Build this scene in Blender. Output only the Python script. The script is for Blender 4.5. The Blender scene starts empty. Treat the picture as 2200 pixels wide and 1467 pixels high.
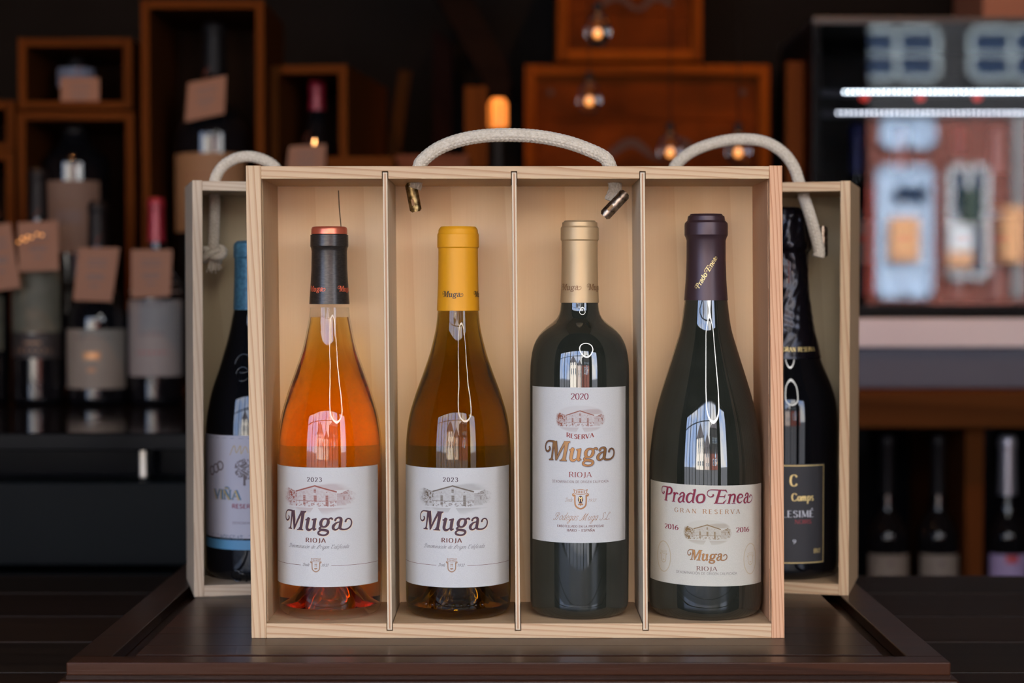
import bpy, bmesh, math, random
import numpy as np
from mathutils import Vector, Matrix

random.seed(7)
rng = np.random.default_rng(7)
sc = bpy.context.scene
COL = sc.collection
PI = math.pi

# ------------------------------------------------------------------ camera
F_PX = 3944.0
CAM_Y, CAM_Z, PITCH = -1.36, 0.2565, math.radians(1.5)
cam_d = bpy.data.cameras.new('camera')
cam = bpy.data.objects.new('camera', cam_d)
COL.objects.link(cam)
cam.location = (0, CAM_Y, CAM_Z)
cam.rotation_euler = (PI / 2 - PITCH, 0, 0)
cam_d.sensor_width = 36.0
cam_d.lens = F_PX / 2200 * 36.0
cam_d.clip_start = 0.05
cam_d.dof.use_dof = True
cam_d.dof.focus_distance = 1.375
cam_d.dof.aperture_fstop = 4.9
sc.camera = cam

# ------------------------------------------------------------------ daylight, exposure
sc.view_settings.view_transform = 'Standard'
sc.view_settings.look = 'None'
sc.view_settings.gamma = 1.0
sc.view_settings.use_curve_mapping = False
sc.view_settings.exposure = 0.80
cy = sc.cycles
cy.use_denoising = True
cy.max_bounces = 14
cy.use_adaptive_sampling = True
cy.adaptive_threshold = 0.03
cy.diffuse_bounces = 4
cy.glossy_bounces = 6
cy.transmission_bounces = 12
cy.transparent_max_bounces = 16
cy.sample_clamp_indirect = 5.0
cy.blur_glossy = 0.5

SKY_STRENGTH = 5.0
w = bpy.data.worlds.new('sky')
sc.world = w
w.use_nodes = True
nt = w.node_tree
nt.nodes.clear()
wo = nt.nodes.new('ShaderNodeOutputWorld')
bg = nt.nodes.new('ShaderNodeBackground')
tc = nt.nodes.new('ShaderNodeTexCoord')
nz = nt.nodes.new('ShaderNodeTexNoise')
nz.inputs['Scale'].default_value = 3.0
nz.inputs['Detail'].default_value = 5.0
rp = nt.nodes.new('ShaderNodeValToRGB')
rp.color_ramp.elements[0].position = 0.44
rp.color_ramp.elements[0].color = (0.42, 0.58, 0.95, 1)
rp.color_ramp.elements[1].position = 0.62
rp.color_ramp.elements[1].color = (1.0, 0.98, 0.95, 1)
nt.links.new(tc.outputs['Generated'], nz.inputs['Vector'])
nt.links.new(nz.outputs['Fac'], rp.inputs['Fac'])
nt.links.new(rp.outputs['Color'], bg.inputs['Color'])
bg.inputs['Strength'].default_value = SKY_STRENGTH
nt.links.new(bg.outputs[0], wo.inputs[0])

sun_d = bpy.data.lights.new('sun', 'SUN')
sun_d.energy = 26.0
sun_d.angle = 0.01
sun_d.color = (1.0, 0.95, 0.88)
sun = bpy.data.objects.new('sun', sun_d)
COL.objects.link(sun)
sun.rotation_euler = Vector((-0.35, -1.0, -0.75)).to_track_quat('-Z', 'Y').to_euler()

WIN_Y, WIN_X0, WIN_X1, WIN_Z0, WIN_Z1 = -2.6, -3.0, 2.3, -0.45, 1.55
pt = bpy.data.lights.new('window_portal', 'AREA')
pt.shape = 'RECTANGLE'
pt.size, pt.size_y = WIN_X1 - WIN_X0, WIN_Z1 - WIN_Z0
pt.cycles.is_portal = True
po = bpy.data.objects.new('window_portal', pt)
COL.objects.link(po)
po.location = ((WIN_X0 + WIN_X1) / 2, WIN_Y, (WIN_Z0 + WIN_Z1) / 2)
po.rotation_euler = (PI / 2, 0, 0)          # faces +y, into the room

# ------------------------------------------------------------------ measuring helpers
def ray(px, py):
    c, s = math.cos(PITCH), math.sin(PITCH)
    u, v = (px - 1100) / F_PX, (733.5 - py) / F_PX
    return Vector((u, c + s * v, -s + c * v))

def P(px, py, Y):
    d = ray(px, py)
    t = (Y - CAM_Y) / d.y
    return Vector((d.x * t, Y, CAM_Z + d.z * t))

def ppm(Y):                                  # metres that one pixel spans at depth Y
    return (Y - CAM_Y) / F_PX

# ------------------------------------------------------------------ object helpers
def link(o, parent=None):
    COL.objects.link(o)
    if parent is not None:
        o.parent = parent
    return o

def tag(o, label, cat, group=None, kind=None):
    o['label'] = label
    o['category'] = cat
    if group:
        o['group'] = group
    if kind:
        o['kind'] = kind
    return o

def thing(name, label, cat, loc=(0, 0, 0), rotz=0.0, group=None):
    o = bpy.data.objects.new(name, None)
    o.empty_display_size = 0.02
    link(o)
    o.location = loc
    o.rotation_euler = (0, 0, rotz)
    return tag(o, label, cat, group)

def mesh(name, verts, faces, mat, parent=None, smooth=False, angle=None):
    me = bpy.data.meshes.new(name)
    me.from_pydata([tuple(v) for v in verts], [], faces)
    me.update()
    if mat is not None:
        me.materials.append(mat)
    if smooth:
        me.polygons.foreach_set('use_smooth', [True] * len(me.polygons))
        if angle:
            me.set_sharp_from_angle(angle=math.radians(angle))
    return link(bpy.data.objects.new(name, me), parent)

def bm_obj(name, bm, mat, parent=None, smooth=False):
    me = bpy.data.meshes.new(name)
    bm.normal_update()
    bm.to_mesh(me)
    bm.free()
    if mat is not None:
        me.materials.append(mat)
    if smooth:
        me.polygons.foreach_set('use_smooth', [True] * len(me.polygons))
    return link(bpy.data.objects.new(name, me), parent)

def structure(o):
    o['kind'] = 'structure'
    return o

def box_bm(boxes, bevel=0.0):
    bm = bmesh.new()
    for (x0, x1, y0, y1, z0, z1) in boxes:
        r = bmesh.ops.create_cube(bm, size=1.0)
        for v in r['verts']:
            v.co = Vector(((x0 + x1) / 2 + v.co.x * (x1 - x0), (y0 + y1) / 2 + v.co.y * (y1 - y0), (z0 + z1) / 2 + v.co.z * (z1 - z0)))
    if bevel:
        bmesh.ops.bevel(bm, geom=bm.edges[:], offset=bevel, segments=2, affect='EDGES', profile=0.5)
    return bm

def box(name, b, mat, parent=None, bevel=0.0008, shear=0.0):
    bm = box_bm([b], bevel)
    if shear:
        for v in bm.verts:
            v.co.x -= shear * v.co.z
    return bm_obj(name, bm, mat, parent)

def prism(name, poly, y0, y1, mat, parent=None, bevel=0.0005, shear=0.0):
    """polygon in xz extruded along y"""
    bm = bmesh.new()
    vs = [bm.verts.new((x - shear * z, y0, z)) for x, z in poly]
    f = bm.faces.new(vs)
    r = bmesh.ops.extrude_face_region(bm, geom=[f])
    for v in r['geom']:
        if isinstance(v, bmesh.types.BMVert):
            v.co.y = y1
    bmesh.ops.recalc_face_normals(bm, faces=bm.faces[:])
    if bevel:
        bmesh.ops.bevel(bm, geom=bm.edges[:], offset=bevel, segments=1, affect='EDGES')
    return bm_obj(name, bm, mat, parent)

def lathe(name, prof, mat, parent=None, seg=64, smooth=True, angle=40, wob=None, close=False):
    """prof: (r, z) list; r == 0 makes a pole"""
    verts, faces, rings = [], [], []
    for (r, z) in prof:
        if r <= 1e-6:
            rings.append([len(verts)])
            verts.append((0, 0, z))
        else:
            i0 = len(verts)
            for k in range(seg):
                a = 2 * PI * k / seg
                rr = r + (wob(a, z) if wob else 0)
                verts.append((rr * math.sin(a), -rr * math.cos(a), z))
            rings.append(list(range(i0, i0 + seg)))
    pairs = list(zip(rings[:-1], rings[1:]))
    if close:
        pairs.append((rings[-1], rings[0]))
    for a, b in pairs:
        if len(a) == 1 and len(b) == 1:
            continue
        for k in range(seg):
            k2 = (k + 1) % seg
            if len(a) == 1:
                faces.append((a[0], b[k2], b[k]))
            elif len(b) == 1:
                faces.append((a[k], a[k2], b[0]))
            else:
                faces.append((a[k], a[k2], b[k2], b[k]))
    return mesh(name, verts, faces, mat, parent, smooth, angle)

def catmull(pts, n=8, closed=False):
    pts = [np.array(p, float) for p in pts]
    m = len(pts)
    out = []
    rngi = range(m if closed else m - 1)
    for i in rngi:
        p1, p2 = pts[i], pts[(i + 1) % m]
        p0 = pts[(i - 1) % m] if (closed or i > 0) else 2 * p1 - p2
        p3 = pts[(i + 2) % m] if (closed or i + 2 < m) else 2 * p2 - p1
        for k in range(n):
            t = k / n
            out.append(0.5 * ((2 * p1) + (-p0 + p2) * t + (2 * p0 - 5 * p1 + 4 * p2 - p3) * t * t + (-p0 + 3 * p1 - 3 * p2 + p3) * t ** 3))
    if not closed:
        out.append(pts[-1])
    return out

def tube(name, path, rad, mat, parent=None, seg=10, braid=0.0, pitch=0.006, strands=8, caps=True):
    """path: list of 3-vectors, rad: number or list"""
    path = [Vector(p) for p in path]
    n = len(path)
    verts, faces = [], []
    up = Vector((0, 1, 0))
    L = 0.0
    for i, p in enumerate(path):
        t = (path[min(i + 1, n - 1)] - path[max(i - 1, 0)]).normalized()
        if i:
            L += (p - path[i - 1]).length
        a = up - t * up.dot(t)
        if a.length < 1e-4:
            a = Vector((1, 0, 0)) - t * t.x
        a.normalize()
        up = a
        b = t.cross(a)
        r0 = rad[i] if hasattr(rad, '__len__') else rad
        for k in range(seg):
            th = 2 * PI * k / seg
            r = r0
            if braid:                       # plaited strands: rows of slanted bumps, neighbouring rows lean opposite ways
                row = th / (2 * PI) * strands
                t_ = row - math.floor(row)
                sg = 1 if int(row) % 2 else -1
                bump = abs(math.sin(PI * L / pitch + sg * (t_ - .5) * 2.4))
                r = r0 * (1 + braid * (bump ** .6 - .75) - braid * .55 * abs(2 * t_ - 1) ** 5)
            verts.append(p + (a * math.cos(th) + b * math.sin(th)) * r)
    for i in range(n - 1):
        for k in range(seg):
            k2 = (k + 1) % seg
            faces.append((i * seg + k, (i + 1) * seg + k, (i + 1) * seg + k2, i * seg + k2))
    if caps:
        faces.append(tuple(range(seg)))
        faces.append(tuple(range((n - 1) * seg, n * seg))[::-1])
    return mesh(name, verts, faces, mat, parent, True, 60)

# ------------------------------------------------------------------ materials
def srgb(r, g, b):
    f = lambda c: (c / 255 / 12.92) if c / 255 <= 0.04045 else ((c / 255 + 0.055) / 1.055) ** 2.4
    return (f(r), f(g), f(b), 1.0)

def pbsdf(name, col, rough=0.5, metal=0.0, spec=0.5, coat=0.0, trans=0.0, ior=1.5, emit=None, estr=0.0, sheen=0.0):
    m = bpy.data.materials.new(name)
    m.use_nodes = True
    b = m.node_tree.nodes['Principled BSDF']
    b.inputs['Base Color'].default_value = col
    b.inputs['Roughness'].default_value = rough
    b.inputs['Metallic'].default_value = metal
    b.inputs['Specular IOR Level'].default_value = spec
    b.inputs['Coat Weight'].default_value = coat
    b.inputs['Coat Roughness'].default_value = 0.05
    b.inputs['Transmission Weight'].default_value = trans
    b.inputs['IOR'].default_value = ior
    b.inputs['Sheen Weight'].default_value = sheen
    if emit:
        b.inputs['Emission Color'].default_value = emit
        b.inputs['Emission Strength'].default_value = estr
    return m

def noise_var(m, c1, c2, scale=(20, 20, 20), nscale=1.0, detail=4.0, bump=0.0, lo=0.35, hi=0.65):
    """colour of a material wanders between c1 and c2, with optional fine relief"""
    t = m.node_tree
    b = t.nodes['Principled BSDF']
    tc = t.nodes.new('ShaderNodeTexCoord')
    mp = t.nodes.new('ShaderNodeMapping')
    mp.inputs['Scale'].default_value = scale
    nz = t.nodes.new('ShaderNodeTexNoise')
    nz.inputs['Scale'].default_value = nscale
    nz.inputs['Detail'].default_value = detail
    rp = t.nodes.new('ShaderNodeValToRGB')
    rp.color_ramp.elements[0].position = lo
    rp.color_ramp.elements[1].position = hi
    rp.color_ramp.elements[0].color = c1
    rp.color_ramp.elements[1].color = c2
    t.links.new(tc.outputs['Object'], mp.inputs['Vector'])
    t.links.new(mp.outputs['Vector'], nz.inputs['Vector'])
    t.links.new(nz.outputs['Fac'], rp.inputs['Fac'])
    t.links.new(rp.outputs['Color'], b.inputs['Base Color'])
    if bump:
        bp = t.nodes.new('ShaderNodeBump')
        bp.inputs['Strength'].default_value = bump
        bp.inputs['Distance'].default_value = 0.001
        t.links.new(nz.outputs['Fac'], bp.inputs['Height'])
        t.links.new(bp.outputs['Normal'], b.inputs['Normal'])
    return m

def wood(name, axis, light, dark, rings=90.0, contrast=1.0, rough=0.55, spec=0.3, figure=0.35, seed=0.0, distort=7.0, stretch=0.05):
    """boards with grain along one axis: ring lines, soft figure, fine fibre"""
    m = pbsdf(name, light, rough, spec=spec)
    t = m.node_tree
    b = t.nodes['Principled BSDF']
    N = t.nodes.new
    tc = N('ShaderNodeTexCoord')
    oi = N('ShaderNodeObjectInfo')
    mp = N('ShaderNodeMapping')
    s = [1.0, 1.0, 1.0]
    s[axis] = stretch
    mp.inputs['Scale'].default_value = s
    ad = N('ShaderNodeVectorMath'); ad.operation = 'ADD'
    ml = N('ShaderNodeVectorMath'); ml.operation = 'SCALE'
    cb = N('ShaderNodeCombineXYZ')
    for i in range(3):
        t.links.new(oi.outputs['Random'], cb.inputs[i])
    ml.inputs['Scale'].default_value = 0.7
    t.links.new(cb.outputs[0], ml.inputs[0])
    t.links.new(tc.outputs['Object'], ad.inputs[0])
    t.links.new(ml.outputs[0], ad.inputs[1])
    t.links.new(ad.outputs[0], mp.inputs['Vector'])
    wv = N('ShaderNodeTexWave')
    wv.wave_type = 'BANDS'
    wv.bands_direction = 'DIAGONAL'
    wv.wave_profile = 'SAW'
    wv.inputs['Scale'].default_value = rings / 2.0
    wv.inputs['Distortion'].default_value = distort
    wv.inputs['Detail'].default_value = 2.0
    wv.inputs['Detail Scale'].default_value = 0.35
    wv.inputs['Phase Offset'].default_value = seed
    t.links.new(mp.outputs[0], wv.inputs['Vector'])
    r1 = N('ShaderNodeValToRGB')
    r1.color_ramp.elements[0].position = 0.55
    r1.color_ramp.elements[0].color = (0, 0, 0, 1)
    r1.color_ramp.elements[1].position = 0.97
    r1.color_ramp.elements[1].color = (1, 1, 1, 1)
    t.links.new(wv.outputs['Fac'], r1.inputs['Fac'])
    n1 = N('ShaderNodeTexNoise'); n1.inputs['Scale'].default_value = 14.0; n1.inputs['Detail'].default_value = 3.0
    t.links.new(mp.outputs[0], n1.inputs['Vector'])
    mp2 = N('ShaderNodeMapping')
    s2 = [900.0] * 3; s2[axis] = 18.0
    mp2.inputs['Scale'].default_value = s2
    t.links.new(tc.outputs['Object'], mp2.inputs['Vector'])
    n2 = N('ShaderNodeTexNoise'); n2.inputs['Scale'].default_value = 1.0; n2.inputs['Detail'].default_value = 2.0
    t.links.new(mp2.outputs[0], n2.inputs['Vector'])
    m1 = N('ShaderNodeMath'); m1.operation = 'MULTIPLY'; m1.inputs[1].default_value = 0.55 * contrast
    t.links.new(r1.outputs['Color'], m1.inputs[0])
    m2 = N('ShaderNodeMath'); m2.operation = 'MULTIPLY_ADD'; m2.inputs[1].default_value = figure * 1.4; m2.inputs[2].default_value = -figure * 0.45
    t.links.new(n1.outputs['Fac'], m2.inputs[0])
    m3 = N('ShaderNodeMath'); m3.operation = 'ADD'
    t.links.new(m1.outputs[0], m3.inputs[0]); t.links.new(m2.outputs[0], m3.inputs[1])
    m4 = N('ShaderNodeMath'); m4.operation = 'MULTIPLY_ADD'; m4.inputs[1].default_value = 0.3 * contrast; m4.inputs[2].default_value = -0.12 * contrast
    t.links.new(n2.outputs['Fac'], m4.inputs[0])
    m5 = N('ShaderNodeMath'); m5.operation = 'ADD'; m5.use_clamp = True
    t.links.new(m3.outputs[0], m5.inputs[0]); t.links.new(m4.outputs[0], m5.inputs[1])
    mx = N('ShaderNodeMix'); mx.data_type = 'RGBA'
    mx.inputs['A'].default_value = light
    mx.inputs['B'].default_value = dark
    t.links.new(m5.outputs[0], mx.inputs['Factor'])
    t.links.new(mx.outputs['Result'], b.inputs['Base Color'])
    bp = N('ShaderNodeBump'); bp.inputs['Strength'].default_value = 0.12; bp.inputs['Distance'].default_value = 0.0006
    t.links.new(n2.outputs['Fac'], bp.inputs['Height'])
    t.links.new(bp.outputs['Normal'], b.inputs['Normal'])
    return m

PINE_L, PINE_D = srgb(198, 168, 132), srgb(162, 116, 76)
PINK_L, PINK_D = srgb(206, 158, 120), srgb(166, 108, 72)
BIRCH_L, BIRCH_D = srgb(248, 214, 168), srgb(228, 178, 126)
M = {}
M['pine_x'] = wood('pine_along_x', 0, PINE_L, PINE_D, 330, 1.15)
M['pine_z'] = wood('pine_along_z', 2, PINE_L, PINE_D, 330, 1.15)
M['pine_y'] = wood('pine_along_y', 1, PINE_L, PINE_D, 150)
M['pink_z'] = wood('pine_pinkish_z', 2, PINK_L, PINK_D, 440, 1.3, seed=2.0)
M['birch_z'] = wood('birch_ply', 2, BIRCH_L, BIRCH_D, 30, 0.55, figure=0.75, distort=5.0)
M['ply_z'] = wood('divider_ply', 2, srgb(206, 188, 160), srgb(176, 144, 108), 60, 0.35)
M['ply_core'] = pbsdf('ply_core', srgb(176, 128, 92), 0.7)
M['grey_x'] = wood('grey_pine_x', 0, srgb(188, 168, 144), srgb(148, 122, 98), 360)  # grey pine, darkened to carry light falloff in its colour
M['grey_z'] = wood('grey_pine_z', 2, srgb(188, 168, 144), srgb(148, 122, 98), 360)
M['greyback'] = wood('grey_ply', 2, srgb(180, 162, 128), srgb(152, 130, 94), 30, 0.4)
M['rope'] = noise_var(pbsdf('cotton_rope', srgb(192, 179, 160), 0.95, spec=0.05, sheen=0.15), srgb(182, 169, 150), srgb(198, 186, 168), (500, 500, 500), 1.0, 2.0)
M['brass'] = noise_var(pbsdf('worn_brass', srgb(150, 124, 80), 0.4, 1.0), srgb(84, 66, 40), srgb(160, 136, 92), (300, 300, 300))
M['steel'] = noise_var(pbsdf('nickel', srgb(150, 136, 120), 0.3, 1.0), srgb(86, 74, 62), srgb(168, 152, 134), (300, 300, 300))
M['crack'] = pbsdf('crack', srgb(70, 44, 26), 0.9)
# ------------------------------------------------------------------ lettering: strokes drawn with a pen of varying width
def ribbon(pts, closed=False, n=6, smooth=True, caps=(False, False)):
    """pts: (x, y, w). returns list of quads/tris polygons in 2D"""
    if smooth and len(pts) > 2:
        s = catmull(pts, n, closed)
    else:
        s = []
        for a, b in zip(pts[:-1], pts[1:]):
            a, b = np.array(a, float), np.array(b, float)
            s += [a + (b - a) * t / 3 for t in range(3)]
        s.append(np.array(pts[-1], float))
    m = len(s)
    L, R = [], []
    for i in range(m):
        if closed:
            d = s[(i + 1) % m][:2] - s[i - 1][:2]
        else:
            d = s[min(i + 1, m - 1)][:2] - s[max(i - 1, 0)][:2]
        d = d / (np.linalg.norm(d) + 1e-12)
        nn = np.array((-d[1], d[0])) * max(s[i][2], 1e-6) / 2
        L.append(s[i][:2] + nn)
        R.append(s[i][:2] - nn)
    polys = []
    for i in range(m if closed else m - 1):
        j = (i + 1) % m
        polys.append([R[i], R[j], L[j], L[i]])
    if not closed:
        for end, on in ((0, caps[0]), (m - 1, caps[1])):
            if on:
                c, r = s[end][:2], s[end][2] / 2
                polys.append([c + r * np.array((math.cos(a), math.sin(a))) for a in np.linspace(0, 2 * PI, 12, endpoint=False)])
    return polys

# traced wordmarks; '(' = round start, ')' = round end, 'o' = closed, '-' = straight
WORD_M = [
 ('(', [(268,305,38),(284,350,46),(258,396,44),(205,418,40),(157,385,34),(142,310,30),(166,222,30),(232,166,34),(330,160,40),(420,172,52)]),
 ('-', [(395,190,50),(368,400,46),(338,595,44)]),
 ('-', [(250,620,26),(388,620,26)]), ('-', [(338,570,46),(330,622,90)]),
 ('-', [(436,150,104),(462,380,92),(466,520,60),(462,636,34)]),
 ('-', [(715,160,60),(590,380,56),(470,610,44)]),
 ('-', [(752,158,100),(716,380,84),(676,590,82)]),
 ('-', [(672,164,28),(838,166,30)]), ('-', [(790,170,60),(812,192,30)]),
 ('-', [(556,630,28),(750,630,28)]), ('-', [(674,570,84),(662,632,140)]),
 ('-', [(812,376,40),(942,336,40)]),
 ('(', [(894,345,86),(868,470,82),(852,560,80),(872,612,74),(930,622,58),(990,585,34),(1030,540,26)]),
 ('-', [(986,368,40),(1112,336,40)]),
 ('-', [(1068,345,86),(1030,600,78)]), (')', [(1030,590,78),(1044,618,52),(1092,596,34)]),
 ('o', [(1345,335,42),(1270,352,60),(1222,430,80),(1228,505,74),(1285,543,46),(1355,520,60),(1404,440,82),(1400,366,66)]),
 (')', [(1405,372,40),(1440,336,46),(1485,326,50),(1508,346,50)]),
 ('(', [(1240,530,40),(1186,580,54),(1215,610,62),(1310,620,68),(1385,645,66),(1398,690,60),(1350,740,48),(1260,752,46),(1172,726,56),(1158,680,54),(1200,640,44),(1260,622,34)]),
 ('(', [(1582,378,56),(1605,338,48),(1672,312,46),(1728,345,74),(1722,440,82),(1702,550,80),(1712,600,66)]),
 ('-', [(1700,410,34),(1700,411,34)]),
 ('(', [(1700,420,30),(1610,446,46),(1538,520,74),(1536,588,68),(1590,618,44),(1650,590,36),(1700,520,30)]),
 (')', [(1706,585,70),(1765,614,46),(1880,608,40),(1976,546,40),(2008,450,38),(1984,374,36),(1925,346,36),(1868,370,40),(1846,412,54)]),
]
WORD_PE = [
 ('(', [(230,288,28),(230,306,26),(205,324,20),(176,300,16),(166,245,14),(186,202,16),(226,191,18),(315,203,26)]),
 ('-', [(320,204,46),(276,436,42)]), ('-', [(238,440,16),(312,450,16)]),
 ('~', [(312,204,22),(388,216,32),(414,265,46),(388,320,34),(308,336,18)]),
 ('-', [(440,318,20),(497,303,20)]), ('-', [(482,310,40),(454,460,38)]), ('-', [(418,464,15),(490,470,15)]),
 (')', [(484,360,18),(515,316,22),(543,326,32)]),
 ('(', [(592,350,30),(607,325,24),(650,312,26),(674,345,38),(660,420,38),(652,465,36),(684,484,22)]),
 ('~', [(662,368,16),(604,388,24),(566,432,38),(570,472,34),(604,485,20),(648,446,16)]),
 ('-', [(838,264,18),(896,248,18)]), ('-', [(880,254,42),(838,455,40)]), ('~', [(838,450,40),(842,485,26),(868,488,12)]),
 ('~', [(852,342,20),(800,322,26),(750,350,38),(724,420,44),(740,474,36),(780,486,22),(832,440,18)]),
 ('o', [(992,340,26),(935,362,38),(914,425,46),(930,480,36),(972,492,26),(1028,468,38),(1050,400,46),(1035,352,36)]),
 ('(', [(1212,352,34),(1204,374,28),(1160,388,18),(1117,366,16),(1102,325,14),(1117,282,16),(1165,259,18),(1300,262,22)]),
 ('-', [(1336,262,48),(1264,500,46)]), ('-', [(1290,264,22),(1450,266,24)]), ('-', [(1440,262,34),(1474,312,8)]),
 ('-', [(1310,382,16),(1424,380,18)]), ('-', [(1436,338,8),(1424,378,20),(1412,416,8)]),
 ('-', [(1222,502,18),(1420,502,20)]), ('-', [(1400,500,30),(1460,436,6)]),
 ('-', [(1488,356,20),(1556,338,20)]), ('-', [(1542,345,40),(1506,500,38)]), ('-', [(1464,504,14),(1534,506,14)]),
 ('~', [(1530,390,16),(1580,346,26),(1622,346,34),(1630,392,40),(1602,490,38)]), ('-', [(1558,504,15),(1642,502,15)]),
 ('~', [(1700,408,14),(1768,402,16),(1800,372,30),(1772,338,26),(1720,352,34),(1686,420,44),(1696,474,38),(1742,492,24),(1796,454,10)]),
 ('(', [(1872,360,32),(1886,332,24),(1920,322,26),(1940,350,38),(1926,430,38),(1920,480,36)]),
 ('~', [(1932,384,16),(1874,404,24),(1840,446,38),(1846,488,34),(1878,497,20),(1918,458,16)]),
 (')', [(1918,478,34),(1960,496,18),(2018,476,16),(2053,430,14),(2054,382,14),(2024,356,16),(1996,366,22),(1986,390,30)]),
]
PE_BASE_X = [160, 275, 460, 650, 800, 960, 1300, 1550, 1740, 1900, 2060]
PE_BASE_Y = [440, 448, 466, 486, 492, 500, 508, 506, 499, 496, 492]

def word_polys(word, fat=0.0):
    """unit: word width 1, baseline 0, centred on x = 0"""
    src, x0, x1 = (WORD_M, 130, 2027) if word == 'M' else (WORD_PE, 158, 2064)
    W = x1 - x0
    out = []
    for k, pts in src:
        q = []
        for (x, y, wd) in pts:
            base = 634 if word == 'M' else float(np.interp(x, PE_BASE_X, PE_BASE_Y))
            q.append(((x - (x0 + x1) / 2) / W, (base - y) / W, max(wd + fat, 3) / W))
        out += ribbon(q, k == 'o', 7, k != '-', (k == '(', k == ')'))
    return out

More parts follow.
